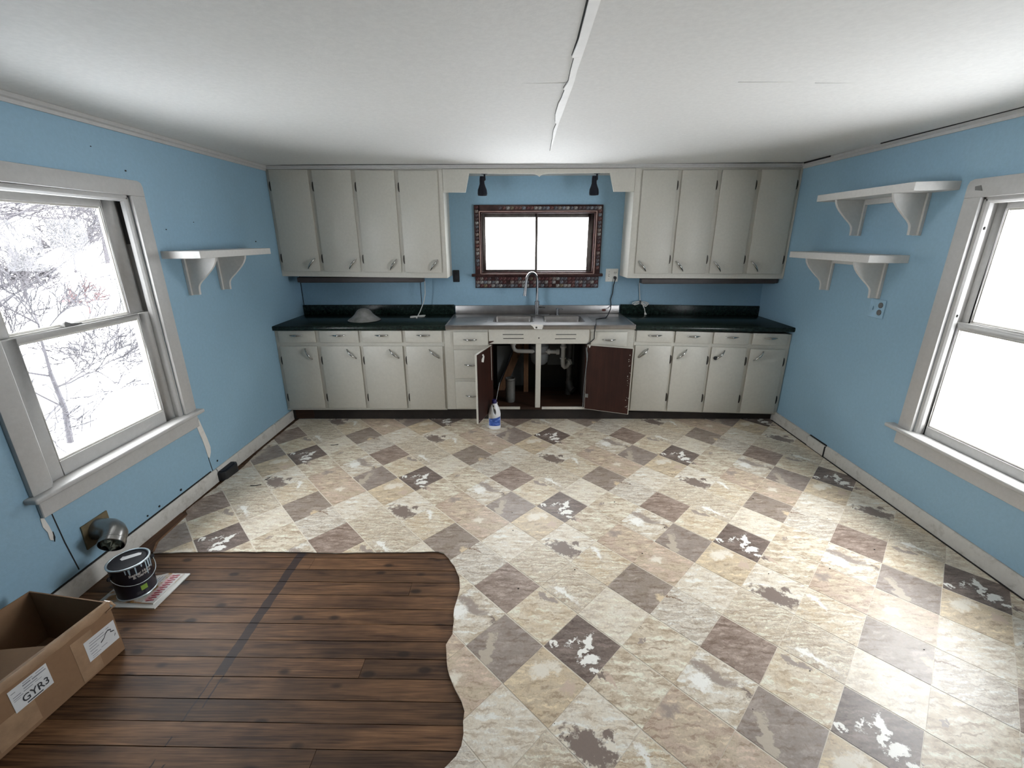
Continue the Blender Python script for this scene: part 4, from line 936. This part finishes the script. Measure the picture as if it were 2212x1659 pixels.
ou = thing('wall_outlet', 'white double-gang outlet plate beside the mosaic window with a black plug', 'outlet', (0.946, YW, 1.295))
part('plate', MB().box(0.885, 1.007, YW - 0.007, YW, 1.233, 1.357), M['outletwhite'], ou, bevel=0.003, seg=2)
parts('receptacle', MB().box(0.962, 0.992, YW - 0.010, YW - 0.007, 1.302, 1.333).box(0.962, 0.992, YW - 0.010, YW - 0.007, 1.256, 1.287), M['outletwhite'], ou, bevel=0.004)
parts('slot', MB().box(0.969, 0.972, YW - 0.0108, YW - 0.0098, 1.315, 1.326).box(0.982, 0.985, YW - 0.0108, YW - 0.0098, 1.315, 1.326).box(0.975, 0.979, YW - 0.0108, YW - 0.0098, 1.306, 1.311), M['darkgap'], ou)
parts('switch_toggle', MB().box(0.914, 0.922, YW - 0.016, YW - 0.007, 1.285, 1.303), M['outletwhite'], ou, bevel=0.001)
parts('screw', MB().box(0.916, 0.921, YW - 0.0082, YW - 0.007, 1.326, 1.331).box(0.914, 0.919, YW - 0.0082, YW - 0.007, 1.256, 1.261).box(0.913, 0.923, YW - 0.0078, YW - 0.007, 1.281, 1.307), M['greymetal'], ou)
pc = thing('power_cord', 'black power cord from the outlet down over the sink into the cabinet', 'cord', (0.964, YW - 0.02, 1.27))
part('plug', MB().tube([(0.977, YW - 0.010, 1.272), (0.977, YW - 0.040, 1.270)], [0.016, 0.012], 10).tube([(0.977, YW - 0.036, 1.272), (0.975, YW - 0.034, 1.245)], [0.009, 0.005], 8), M['black'], pc)
part('cable', MB().tube([(0.975, YW - 0.034, 1.25), (0.968, YW - 0.014, 1.20), (0.964, YW - 0.012, 1.12), (0.948, YW - 0.012, 1.06), (0.953, YW - 0.022, 1.01), (0.945, 4.43, 0.975), (0.895, 4.30, 0.935), (0.850, 4.18, 0.926), (0.790, 4.15, 0.926), (0.745, 4.11, 0.926),
      (0.725, 3.98, 0.926), (0.705, 3.87, 0.930), (0.697, 3.832, 0.925), (0.692, 3.829, 0.88), (0.692, 3.842, 0.86), (0.693, 3.845, 0.80), (0.672, 3.846, 0.778), (0.640, 3.852, 0.752), (0.63, 3.89, 0.735)], 0.0048, 7), M['black'], pc, ang=70)
bk = thing('wall_switch', 'small black wall switch box beside the mosaic window', 'switch', (-0.584, YW, 1.29))
part('plate', MB().box(-0.616, -0.552, YW - 0.012, YW, 1.233, 1.348), M['black'], bk, bevel=0.004)
part('rocker', MB().box(-0.598, -0.570, YW - 0.020, YW - 0.010, 1.262, 1.318), M['black'], bk, bevel=0.003)
def spot(label, x):
    s = thing('spotlight', label, 'spotlight', (x, YU + 0.10, 2.19), 'black spotlights under the valance')
    y = YU + 0.10
    part('mount', MB().lathe([(0.036, 0), (0.036, -0.006), (0.026, -0.013), (0.010, -0.016)], (x, y, HC - 0.034), 18), M['blackmetal'], s)
    part('stem', MB().tube([(x, y, HC - 0.045), (x + 0.002, y, 2.150), (x + 0.004, y, 2.132), (x - 0.006, y, 2.124)], 0.008, 10), M['blackmetal'], s)
    part('lamp_head', MB().lathe([(0.006, 0.026), (0.018, 0.024), (0.021, 0.0), (0.022, -0.035), (0.030, -0.060), (0.040, -0.085), (0.043, -0.115), (0.040, -0.132), (0.037, -0.132), (0.034, -0.11)], (0, 0, 0), 22).warp(
        lambda a, b, c: (x - 0.022 + a - 0.06 * c * 0.3, y + b * 1 + 0.05 * c, 2.134 + c)), M['blackmetal'], s, ang=50)
spot('black spotlight under the valance near the glass-shade counter', -0.272)
spot('black spotlight under the valance on the wall outlet side of the window', 0.712)

# outlets and shelves on the side walls
po = thing('wall_outlet', 'blue painted outlet plate below the lower wall shelf', 'outlet', (XR, 3.02, 1.19))
part('plate', MB().box(XR - 0.007, XR, 2.955, 3.085, 1.125, 1.248), M['outletblue'], po, bevel=0.003)
for z in (1.212, 1.165): parts('receptacle', MB().lathe([(0.019, 0), (0.019, -0.003), (0.016, -0.004)], (XR - 0.007, 2.990, z), 14, 'x'), M['greypanel'], po)
parts('switch_toggle', MB().box(XR - 0.014, XR - 0.007, 3.045, 3.053, 1.175, 1.200), M['outletblue'], po)
def shelf(label, side, yt, yf0, yf1, z0, z1, brk, group):
    x = XL if side > 0 else XR
    X = lambda d: x + side * d
    s = thing('wall_shelf', label, 'shelf', (x, (yf0 + yf1) / 2, z0), group)
    out = [(X(0), yt), (X(0.05), yt + 0.002), (X(0.11), yt + 0.008), (X(0.17), yf0 - 0.010), (X(0.221), yf0 + 0.004), (X(0.222), yf1), (X(0), yf1 + 0.02)]
    part('board', MB().prism(out, 'z', z0, z1), M['shelf'], s, bevel=0.002)
    part('cleat', MB().box(X(0), X(0.018), brk[0] + 0.03, brk[1], z0 - 0.035, z0), M['shelf'], s, bevel=0.001)
    for yb in brk:
        pf = [(0, 0), (0.214, 0), (0.209, -0.022), (0.196, -0.047), (0.176, -0.072), (0.150, -0.098), (0.118, -0.128), (0.090, -0.152), (0.074, -0.170), (0.067, -0.185), (0.064, -0.205), (0.063, -0.236), (0, -0.236)]
        part('bracket', MB().prism([(X(d), z0 + z) for d, z in pf], 'y', yb, yb + 0.019).box(X(0), X(0.020), yb - 0.013, yb + 0.032, z0 - 0.238, z0), M['shelf'], s, bevel=0.002)
    return s
shelf('white wooden shelf on two curved brackets beside the snowy-branch window', 1, 2.772, 2.795, 3.615, 1.533, 1.577, (2.943, 3.272), 'white wall shelves')
shelf('upper of the two white shelves on the blue wall', -1, 2.668, 2.700, 3.545, 1.891, 1.937, (2.848, 3.338), 'white wall shelves')
shelf('lower of the two white shelves, above the blue outlet', -1, 2.872, 2.908, 3.756, 1.490, 1.537, (3.033, 3.538), 'white wall shelves')

# ------------------------------------------------------------------ things on the floor
bj = thing('outlet_box', 'black outlet box at the baseboard on the floor edge', 'outlet box', (-2.10, 2.87, 0.0))
part('housing', MB().prism([(-2.139, 2.785), (-2.105, 2.785), (-2.078, 2.81), (-2.068, 2.93), (-2.095, 2.965), (-2.139, 2.965)], 'z', -0.004, 0.062), M['black'], bj, bevel=0.006, seg=2)
part('cap', MB().prism([(-2.130, 2.80), (-2.105, 2.80), (-2.088, 2.82), (-2.082, 2.92), (-2.10, 2.95), (-2.130, 2.95)], 'z', 0.062, 0.067), M['blackmetal'], bj, bevel=0.002)

# dryer vent elbow
dv_ = thing('dryer_vent', 'galvanised dryer vent elbow stuffed with a rag on the wall above the paint can', 'vent', (XL, 1.88, 0.25))
part('wall_plate', MB().prism([(1.828, 0.175), (1.977, 0.175), (1.977, 0.304), (1.832, 0.304)], 'x', XL, XL + 0.008), M['ductplate'], dv_, bevel=0.001)
el = [(XL + 0.008, 1.905, 0.243), (XL + 0.035, 1.905, 0.243), (XL + 0.070, 1.901, 0.243), (XL + 0.098, 1.890, 0.240), (XL + 0.118, 1.872, 0.234), (XL + 0.130, 1.850, 0.225), (XL + 0.136, 1.832, 0.217)]
part('elbow', MB().tube(el, [0.053, 0.053, 0.0545, 0.053, 0.0545, 0.053, 0.053], 24, cap=False), M['duct'], dv_, ang=30)
e1 = Vector(el[-1]); ed = (Vector(el[-1]) - Vector(el[-2])).normalized()
part('cuff', MB().tube([e1 - ed * 0.012, e1 - ed * 0.008, e1 + ed * 0.014, e1 + ed * 0.016], [0.053, 0.056, 0.056, 0.053], 24, cap=False), M['duct'], dv_, ang=30)
rg = MB(); rgr = random.Random(8)
rings = []
for k, (rad, off) in enumerate(((0.050, -0.006), (0.046, 0.004), (0.034, 0.014), (0.018, 0.010), (0.001, 0.020))):
    rings.append((rad, off))
uu = ed.orthogonal().normalized(); vv_ = ed.cross(uu)
vs = []; n = 18
for rad, off in rings:
    for k in range(n):
        a = 2 * math.pi * k / n; rr_ = rad * (1 + rgr.uniform(-0.16, 0.05)); vs.append(e1 + uu * rr_ * math.cos(a) + vv_ * rr_ * math.sin(a) + ed * (off + rgr.uniform(-0.014, 0.014)))
fs = []
for i in range(len(rings) - 1):
    for k in range(n): fs.append((i * n + k, i * n + (k + 1) % n, (i + 1) * n + (k + 1) % n, (i + 1) * n + k))
fs.append(tuple((len(rings) - 1) * n + k for k in range(n)))
part('rag', rg.add(vs, fs), M['rag'], dv_, smooth=False)

# magazines and paint can
BZ = -0.0082                                                    # top of the bare boards
def magazine(label, pts, z0, th, mats, lift=0.0):
    m = thing('magazine', label, 'magazine', (-1.82, 1.75, z0), 'magazines under the paint can')
    part('pages', MB().prism(pts, 'z', z0, z0 + th * 0.82), M['magwhite'], m, smooth=False)
    c = part('cover', MB().prism(pts, 'z', z0 + th * 0.82, z0 + th), mats, m, smooth=False)
    return m, c
m2, _c = magazine('lower magazine under the paint can, its plain edges showing', [(-1.700, 1.640), (-1.690, 1.868), (-1.965, 1.872), (-1.975, 1.650)], BZ, 0.006, M['magwhite'])
mg, cv = magazine('glossy magazine with red and white striped title under the paint can', [(-1.722, 1.662), (-1.714, 1.862), (-1.985, 1.868), (-1.993, 1.672)], BZ + 0.006, 0.006, M['cover'])
z_c = BZ + 0.0121
part('title_band', MB().prism([(-1.724, 1.664), (-1.716, 1.860), (-1.775, 1.861), (-1.783, 1.668)], 'z', z_c - 0.0002, z_c), M['magwhite'], mg, smooth=False)
tt = text_mb('Summits', 0.068, 0.0035, spacing=1.02)
tx1 = max(v[0] for v in tt.v)
def place(mb, o, ux, uy, z, sx=1, sy=1): return mb.warp(lambda a, b, c: (o[0] + ux[0] * a * sx + uy[0] * b * sy, o[1] + ux[1] * a * sx + uy[1] * b * sy, z))
t1 = text_mb('Summits', 0.068, 0.0035)
place(t1, (-1.771, 1.853), (-0.041, -0.999), (0.999, -0.041), z_c + 0.0003, 0.178 / tx1, 0.85)
part('title_lettering', t1, M['magpink'], mg, smooth=False)
# candy stripes inside the letters
stp = MB()
for k in range(11):
    y = 1.846 - k * 0.0165; x = -1.768 - (1.846 - y) * 0.041
    stp.add([(x + 0.006, y, z_c + 0.0006), (x + 0.040, y - 0.001 + 0.008, z_c + 0.0006), (x + 0.040, y + 0.0, z_c + 0.0006), (x + 0.006, y - 0.0075, z_c + 0.0006)], [(0, 1, 2, 3)])
part('title_stripes', stp, M['magred'], mg, smooth=False)
parts('cover_line', MB().box(-1.800, -1.794, 1.80, 1.84, z_c - 0.0001, z_c + 0.0003).box(-1.812, -1.806, 1.79, 1.84, z_c - 0.0001, z_c + 0.0003).box(-1.823, -1.818, 1.80, 1.835, z_c - 0.0001, z_c + 0.0003), M['greyink'], mg, smooth=False)
part('cover_photo', MB().prism([(-1.845, 1.845), (-1.80, 1.862), (-1.86, 1.864), (-1.885, 1.85)], 'z', z_c - 0.0001, z_c + 0.0003), M['threshold'], mg, smooth=False)

pcn = thing('paint_can', 'black paint can with wire handle and drips standing on magazines', 'paint can', (-1.868, 1.752, z_c))
PC = (-1.868, 1.752, z_c); CR = 0.083; CH = 0.178
part('can_body', MB().lathe([(0.074, 0), (0.078, 0.002), (0.078, 0.006), (0.0775, 0.008), (CR - 0.001, CH - 0.008), (CR, CH - 0.006)], PC, 40), M['paintcan'], pcn, ang=40)
part('rim', MB().lathe([(CR - 0.002, CH - 0.008), (CR + 0.003, CH - 0.004), (CR + 0.0035, CH), (CR, CH + 0.003), (CR - 0.004, CH + 0.002), (CR - 0.006, CH - 0.002)], PC, 40, caps=False), M['canrim'], pcn, ang=70)
part('base_rim', MB().lathe([(0.0775, 0.0), (0.0805, 0.001), (0.0805, 0.005), (0.0775, 0.007)], PC, 40, caps=False), M['canrim'], pcn, ang=70)
ld = part('lid', MB().lathe([(CR - 0.005, CH - 0.004), (CR - 0.008, CH + 0.001), (CR - 0.012, CH - 0.003), (CR - 0.018, CH - 0.005), (0.0001, CH - 0.005)], PC, 40), M['lid'], pcn, ang=50)
zl = z_c + CH - 0.0045
part('price_sticker', MB().prism([(-1.912, 1.756), (-1.896, 1.748), (-1.838, 1.792), (-1.846, 1.806), (-1.862, 1.806), (-1.905, 1.778), (-1.915, 1.776)], 'z', zl, zl + 0.0008), M['paper'], ld, smooth=False)
def on_can(mb, th, z, extra=0.0008, sx=1.0):                       # wrap flat artwork on the can, th = direction (radians) of the text centre
    def f(a, b, c):
        hgt = z + b; rad = 0.0775 + (CR - 0.0785) * min(1, max(0, hgt / CH)) + extra
        an = th + a * sx / CR
        return (PC[0] + rad * math.cos(an), PC[1] + rad * math.sin(an), PC[2] + hgt)
    return mb.warp(f)
TH = math.atan2(0 - PC[1], 0 - PC[0]) + 0.42
t2 = text_mb('Better Homes\n& Gardens', 0.019, 0.0006, 'CENTER', 1.0, 0.75)
part('brand_lettering', on_can(t2, TH + 0.02, 0.125), M['cantext'], pcn, smooth=False)
gs = MB()
for k in range(5): gs.add([(-0.014 + k * 0.0056, -0.012, 0), (-0.014 + (k + 1) * 0.0056, -0.012, 0), (-0.014 + (k + 1) * 0.0056, 0.014, 0), (-0.014 + k * 0.0056, 0.014, 0)], [(0, 1, 2, 3)])
part('green_sticker', on_can(gs, TH - 0.10, 0.046), M['green'], pcn, smooth=False)
def drip(mb, th, z0, z1, w):
    m_ = MB()
    for (a, b) in ((0.0, 0.35), (0.35, 0.75), (0.75, 1.0)):
        wa, wb_ = w * (1 - a * 0.4), w * (1 - b * 0.4)
        m_.add([(-wa / 2, z0 + (z1 - z0) * a, 0), (wa / 2, z0 + (z1 - z0) * a, 0), (wb_ / 2, z0 + (z1 - z0) * b, 0), (-wb_ / 2, z0 + (z1 - z0) * b, 0)], [(0, 1, 2, 3)])
    on_can(m_, th, 0.0, 0.0013); mb.add(m_.v, m_.f)
dd_ = MB()
for th, z0, z1, w in ((TH - 0.26, CH - 0.008, CH - 0.05, 0.006), (TH + 0.30, CH - 0.006, CH - 0.078, 0.007), (TH + 0.48, CH - 0.006, CH - 0.05, 0.012), (TH + 0.68, CH - 0.006, CH - 0.06, 0.010), (TH - 0.55, CH - 0.008, CH - 0.038, 0.008), (TH - 0.72, CH - 0.008, CH - 0.03, 0.006), (TH + 0.05, CH - 0.008, CH - 0.022, 0.007)):
    drip(dd_, th, z0, z1, w)
parts('paint_drip', dd_, M['drip'], pcn, smooth=False)
fp = MB()
for k in range(4): drip(fp, TH - 0.36 + 0.0 * k, 0.020 + k * 0.004, 0.0215 + k * 0.004, 0.034)
part('fine_print', fp, M['greyink'], pcn, smooth=False)
hb = []
for k in range(17):                                                  # wire bail hanging against the front of the can
    t = k / 16; an = TH - 0.12 - 1.45 + 2.9 * t
    hb.append((PC[0] + (CR + 0.006 + 0.008 * math.sin(math.pi * t)) * math.cos(an), PC[1] + (CR + 0.006 + 0.008 * math.sin(math.pi * t)) * math.sin(an), PC[2] + 0.135 - 0.050 * math.sin(math.pi * t) ** 0.8))
part('bail_handle', MB().tube(hb, 0.0018, 6), M['canrim'], pcn, ang=70)
for q in (hb[0], hb[-1]): part('bail_ear', MB().lathe([(0.011, -0.004), (0.011, 0.002), (0.006, 0.005)], q, 12, 'x'), M['lid'], pcn)

# bleach bottle
bb = thing('bleach_bottle', 'white bleach bottle with navy cap on the floor before the open sink cabinet', 'bottle', (-0.19, 3.722, 0.0))
BC = (-0.190, 3.722)
prof = [(0.048, 0.0), (0.053, 0.004), (0.0545, 0.012), (0.0545, 0.030), (0.0535, 0.034), (0.0535, 0.118), (0.0545, 0.122), (0.0545, 0.140), (0.051, 0.165), (0.042, 0.197), (0.031, 0.222), (0.0215, 0.238), (0.018, 0.244), (0.018, 0.250)]
body = part('jug', MB().lathe(prof, (BC[0], BC[1], 0.0), 32, sy=0.86), M['bottle'], bb, ang=60)
bd = body.modifiers.new('grip_hole', 'BOOLEAN')
hv = MB()
hpoly = [(-0.022, 0.228), (-0.006, 0.225), (0.006, 0.195), (0.012, 0.165), (0.010, 0.150), (0.0, 0.148), (-0.008, 0.160)]
hv.prism([(BC[0] + x + 0.002, z) for x, z in hpoly], 'y', BC[1] - 0.1, BC[1] + 0.1)
ch_ = part('grip_hole', hv, M['bottle'], bb); bd.object = ch_; bd.solver = 'EXACT'
bpy.context.view_layer.update()
me_new = bpy.data.meshes.new_from_object(body.evaluated_get(bpy.context.evaluated_depsgraph_get()))
body.modifiers.clear(); body.data = me_new; bpy.data.objects.remove(ch_)
part('cap', MB().lathe([(0.021, 0), (0.022, 0.002), (0.021, 0.028), (0.018, 0.032), (0.0001, 0.032)], (BC[0], BC[1], 0.243), 24), M['navy'], bb, ang=50)
lb = MB(); NL = 20
for k in range(NL):
    a0 = -2.75 + 2.4 * k / NL; a1 = -2.75 + 2.4 * (k + 1) / NL
    lb.add([(BC[0] + 0.0545 * math.cos(a0), BC[1] + 0.0545 * 0.86 * math.sin(a0) - 0.0002, 0.036 + 0.002 * math.sin(a0 * 3)), (BC[0] + 0.0545 * math.cos(a1), BC[1] + 0.0545 * 0.86 * math.sin(a1) - 0.0002, 0.036 + 0.002 * math.sin(a1 * 3)),
            (BC[0] + 0.0545 * math.cos(a1), BC[1] + 0.0545 * 0.86 * math.sin(a1) - 0.0002, 0.112 + 0.010 * math.cos(a1)), (BC[0] + 0.0545 * math.cos(a0), BC[1] + 0.0545 * 0.86 * math.sin(a0) - 0.0002, 0.112 + 0.010 * math.cos(a0))], [(0, 1, 2, 3)])
part('label_wrap', lb, M['bluelabel'], bb)

# cardboard box
bx = thing('cardboard_box', 'open brown cardboard box with two shipping labels on the bare boards', 'box', (-1.87, 1.2, BZ))
A = Vector((-1.664, 1.427, 0)); u_ = Vector((-0.150, -0.989, 0)).normalized(); n_ = Vector((u_.y, -u_.x, 0)); n_ = n_ if n_.x < 0 else -n_   # n_ points to the wall side
BL, BW_, BH = 0.62, 0.385, 0.252
def bp(a, b, z): p = A + u_ * a + n_ * b; return (p.x, p.y, BZ + z)
def slab(a0, a1, b0, b1, z0, z1, lean=0.0):
    vs = [bp(a, b, z) for z in (z0, z1) for b in (b0, b1) for a in (a0, a1)]
    return MB().add(vs, [(0, 2, 3, 1), (4, 5, 7, 6), (0, 1, 5, 4), (1, 3, 7, 5), (3, 2, 6, 7), (2, 0, 4, 6)])
T = 0.005
part('bottom', slab(0, BL, 0, BW_, 0, T), M['cardboard'], bx, smooth=False)
fwall = part('front_wall', slab(0, BL, 0, T, T, BH - 0.002), M['cardboard'], bx, smooth=False)
part('side_wall', slab(0, T, T, BW_, T, BH), M['cardboard'], bx, smooth=False)
part('side_wall', slab(BL - T, BL, T, BW_, T, BH), M['cardboard'], bx, smooth=False)
part('back_wall', slab(T, BL - T, BW_ - T, BW_, T, BH), M['cardboard'], bx, smooth=False)
part('folded_flap', slab(0.0, BL, -0.0045, -0.0005, T, BH - 0.030), M['cardboard'], bx, smooth=False)
tp = MB(); rt = random.Random(2); prev = None
for k in range(25):                                                   # crinkled clear tape over the rim
    a = BL * k / 24; w = rt.uniform(-0.003, 0.003)
    row = [bp(a, 0.012, BH + 0.0005), bp(a, -0.003, BH + 0.002 + w * 0.4), bp(a, -0.007 + w * 0.5, BH - 0.014 + w), bp(a, -0.006, BH - 0.032 + w * 1.5)]
    if prev: tp.add(prev + row, [(0, 1, 5, 4), (1, 2, 6, 5), (2, 3, 7, 6)])
    prev = row
part('rim_tape', tp, M['tapeclear'], bx, ang=60)
part('corner_tape', MB().tube([bp(-0.003, 0.02, BH), bp(-0.004, -0.004, BH - 0.004), bp(-0.012, -0.012, BH - 0.028), bp(0.02, -0.008, BH - 0.034)], [0.003, 0.006, 0.008, 0.003], 6, flat=0.35), M['tapeclear'], bx)
part('inner_flap', MB().add([bp(0.195, 0.008, BH - 0.012), bp(0.235, BW_ * 0.5, BH - 0.022), bp(0.215, BW_ - 0.01, BH - 0.03), bp(0.61, BW_ - 0.01, BH - 0.10), bp(0.61, 0.008, BH - 0.10),
      bp(0.195, 0.008, BH - 0.016), bp(0.235, BW_ * 0.5, BH - 0.026), bp(0.215, BW_ - 0.01, BH - 0.034), bp(0.61, BW_ - 0.01, BH - 0.104), bp(0.61, 0.008, BH - 0.104)],
     [(0, 1, 2, 3, 4), (9, 8, 7, 6, 5), (0, 1, 6, 5), (1, 2, 7, 6), (2, 3, 8, 7), (3, 4, 9, 8), (4, 0, 5, 9)]), M['cardboard'], bx, smooth=False)
for (a0, a1, z0, z1) in ((0.085, 0.10, 0.012, 0.20), (0.30, 0.36, 0.02, 0.12)):
    part('packing_tape', slab(a0, a1 + 0.06, -0.0052, -0.0046, z0, z1), M['tapeclear'], bx, smooth=False)
def box_label(a0, a1, z0, z1):                                        # returns a mapper from label coords (0..1) to the box face
    part_ = slab(a0, a1, -0.0058, -0.0050, z0, z1)
    o = part('label', part_, M['paper'], bx, smooth=False)
    def f(s, t, lift=0.0): return bp(a1 + (a0 - a1) * s, -0.0060 - lift, z0 + (z1 - z0) * t)
    return o, f
def lines(f, rows, par, mat):
    mb = MB()
    for (s0, s1, t, h) in rows: mb.add([f(s0, t), f(s1, t), f(s1, t + h), f(s0, t + h)], [(0, 1, 2, 3)])
    part('printed_lines', mb, mat, par, smooth=False)
l1, f1 = box_label(0.238, 0.352, 0.112, 0.206)
lines(f1, [(0.36, 0.62, 0.90, 0.03), (0.70, 0.92, 0.90, 0.03), (0.34, 0.55, 0.80, 0.05), (0.58, 0.95, 0.78, 0.05), (0.34, 0.70, 0.68, 0.035), (0.32, 0.56, 0.58, 0.03), (0.62, 0.80, 0.60, 0.02), (0.06, 0.26, 0.62, 0.03), (0.05, 0.30, 0.53, 0.025), (0.05, 0.22, 0.46, 0.02)], l1, M['greyink'])
lines(f1, [(0.30, 0.72, 0.045, 0.05), (0.05, 0.16, 0.82, 0.02)], l1, M['ink'])
t3 = text_mb('GYR3', 1.0, 0.012); tw = max(v[0] for v in t3.v); thh = max(v[1] for v in t3.v)
t3.warp(lambda a, b, c: f1(0.22 + 0.70 * a / tw, 0.17 + 0.30 * b / thh, 0.0002))
part('lettering', t3, M['ink'], l1, smooth=False)
l2, f2 = box_label(0.006, 0.122, 0.072, 0.166)
lines(f2, [(0.14, 0.62, 0.80, 0.03), (0.70, 0.80, 0.84, 0.03), (0.12, 0.70, 0.68, 0.03), (0.10, 0.34, 0.55, 0.03), (0.10, 0.38, 0.42, 0.03), (0.10, 0.30, 0.28, 0.03), (0.12, 0.40, 0.16, 0.025), (0.10, 0.28, 0.07, 0.02), (0.42, 0.62, 0.22, 0.03)], l2, M['greyink'])
mb = MB()
pp = [(0.45, 0.42), (0.58, 0.52), (0.66, 0.66), (0.74, 0.72), (0.84, 0.66), (0.80, 0.56), (0.92, 0.50), (0.93, 0.34), (0.88, 0.24)]
for (s0, t0), (s1, t1_) in zip(pp[:-1], pp[1:]): mb.add([f2(s0, t0, 0.0002), f2(s1, t1_, 0.0002), f2(s1, t1_ + 0.05, 0.0002), f2(s0, t0 + 0.06, 0.0002)], [(0, 1, 2, 3)])
part('torn_mark', mb, M['ink'], l2, smooth=False)

# ------------------------------------------------------------------ outside: snow, bare trees and shrubs
def gz(x, y): return -0.75 + 0.05 * math.sin(x * 0.9 + y * 0.4) + 0.03 * math.sin(y * 1.7 + x)
snow = MB(); NXs, NYs = 48, 48
for jy in range(NYs + 1):
    for ix in range(NXs + 1):
        x = -2.35 - 80 * (ix / NXs) ** 2.2; y = -12 + 100 * (jy / NYs) ** 1.6
        snow.v.append((x, y, gz(x, y)))
for jy in range(NYs):
    for ix in range(NXs):
        a = jy * (NXs + 1) + ix; snow.f.append((a, a + 1, a + NXs + 2, a + NXs + 1)); snow.mi.append(0)
structure('ground', snow, M['snow'], 'snow covered yard outside the window with bare branches', 'snow', ang=80)
def twigs(mb, base, d, ln, rad, depth, rn, spread=0.6, kids=(2, 3), droop=0.0, rmin=0.01):
    p = Vector(base); d = Vector(d).normalized(); n = 3; pts = [tuple(p)]; rs = [max(rmin, rad)]
    for k in range(n):
        d = (d + Vector((rn.uniform(-1, 1), rn.uniform(-1, 1), rn.uniform(-1, 1) - droop)) * 0.16).normalized()
        if (p + d * ln / n).x > -2.75: d.x = -abs(d.x) - 0.25; d.normalize()
        p = p + d * ln / n; pts.append(tuple(p)); rs.append(max(rmin, rad * (1 - 0.45 * (k + 1) / n)))
        if depth > 0 and k < n - 1 and rn.random() < 0.75:
            dd = (d + Vector((rn.uniform(-1, 1), rn.uniform(-1, 1), rn.uniform(-0.5, 0.9))) * spread * 1.2).normalized()
            twigs(mb, p, dd, ln * rn.uniform(0.5, 0.8), rad * 0.5, depth - 1, rn, spread, kids, droop, rmin)
    mb.tube(pts, rs, 3, cap=False)
    if depth > 0:
        for _ in range(rn.randint(*kids)):
            dd = (d + Vector((rn.uniform(-1, 1), rn.uniform(-1, 1), rn.uniform(-0.6, 0.8))) * spread).normalized()
            twigs(mb, p, dd, ln * rn.uniform(0.6, 0.85), rad * 0.58, depth - 1, rn, spread, kids, droop, rmin)
def tree(label, x, y, h, rad, seed, d=(0, 0, 1), depth=4, spread=0.7, mat='bark', name='bare_tree', cat='tree', kids=(2, 3)):
    rn = random.Random(seed); t = thing(name, label, cat, (x, y, gz(x, y)), 'snowy trees and shrubs outside')
    tr = MB(); b = (x, y, gz(x, y) - 0.05); dd = Vector(d).normalized(); top = Vector(b) + dd * h
    tr.tube([b, tuple(Vector(b) + dd * h * 0.5 + Vector((0.02, 0.03, 0))), tuple(top)], [rad, rad * 0.8, rad * 0.62], 6)
    part('trunk', tr, M[mat], t)
    br_ = MB()
    for k in range(5):
        a = 2 * math.pi * (k + rn.random() * 0.6) / 5
        s = Vector(b) + dd * h * rn.uniform(0.55, 1.0)
        twigs(br_, s, (math.cos(a) * 0.8, math.sin(a) * 0.8, rn.uniform(0.05, 0.9)), h * rn.uniform(0.5, 0.75), rad * 0.42, depth - 1, rn, spread, kids, 0.0, math.hypot(x, y) * 0.00062)
    twigs(br_, top, dd, h * 0.6, rad * 0.6, depth - 1, rn, spread, kids, 0.0, math.hypot(x, y) * 0.00062)
    tag(part('branches', br_, M[mat], t), kind='stuff')
tree('bare tree close outside seen through the lower pane, forked above the snow', -5.55, 4.98, 0.95, 0.034, 3, (0.0, 0.05, 1), 5, 0.85, kids=(3, 3))
tree('thinner bare tree beside the forked tree outside the lower pane', -6.35, 5.40, 1.75, 0.036, 12, (0.0, -0.16, 1), 5, 0.75)
tree('tall leaning bare tree far off in the snow seen through the upper pane', -25.0, 23.1, 5.0, 0.16, 7, (0, -0.22, 1), 5, 0.65, kids=(3, 4))
tree('low red-tipped bare shrub alone in the snow beyond the forked tree', -14.6, 15.1, 0.5, 0.03, 5, (0, 0, 1), 4, 0.95, 'redtwig', 'bare_shrub', 'shrub')
tree('grey bare shrub far off in the snow below the tall leaning tree', -20.5, 18.6, 0.9, 0.07, 15, (0.05, 0.1, 1), 5, 0.95, 'bark', 'bare_shrub', 'shrub')
tree('grey bare shrub at the far edge of the snowy yard', -33.0, 34.0, 1.6, 0.10, 17, (0.05, 0.1, 1), 5, 0.95, 'bark', 'bare_shrub', 'shrub')
tree('distant upright bare tree rising at the far edge of the snowy yard', -42.0, 47.0, 7.0, 0.20, 23, (0, 0.1, 1), 5, 0.7, kids=(3, 4))
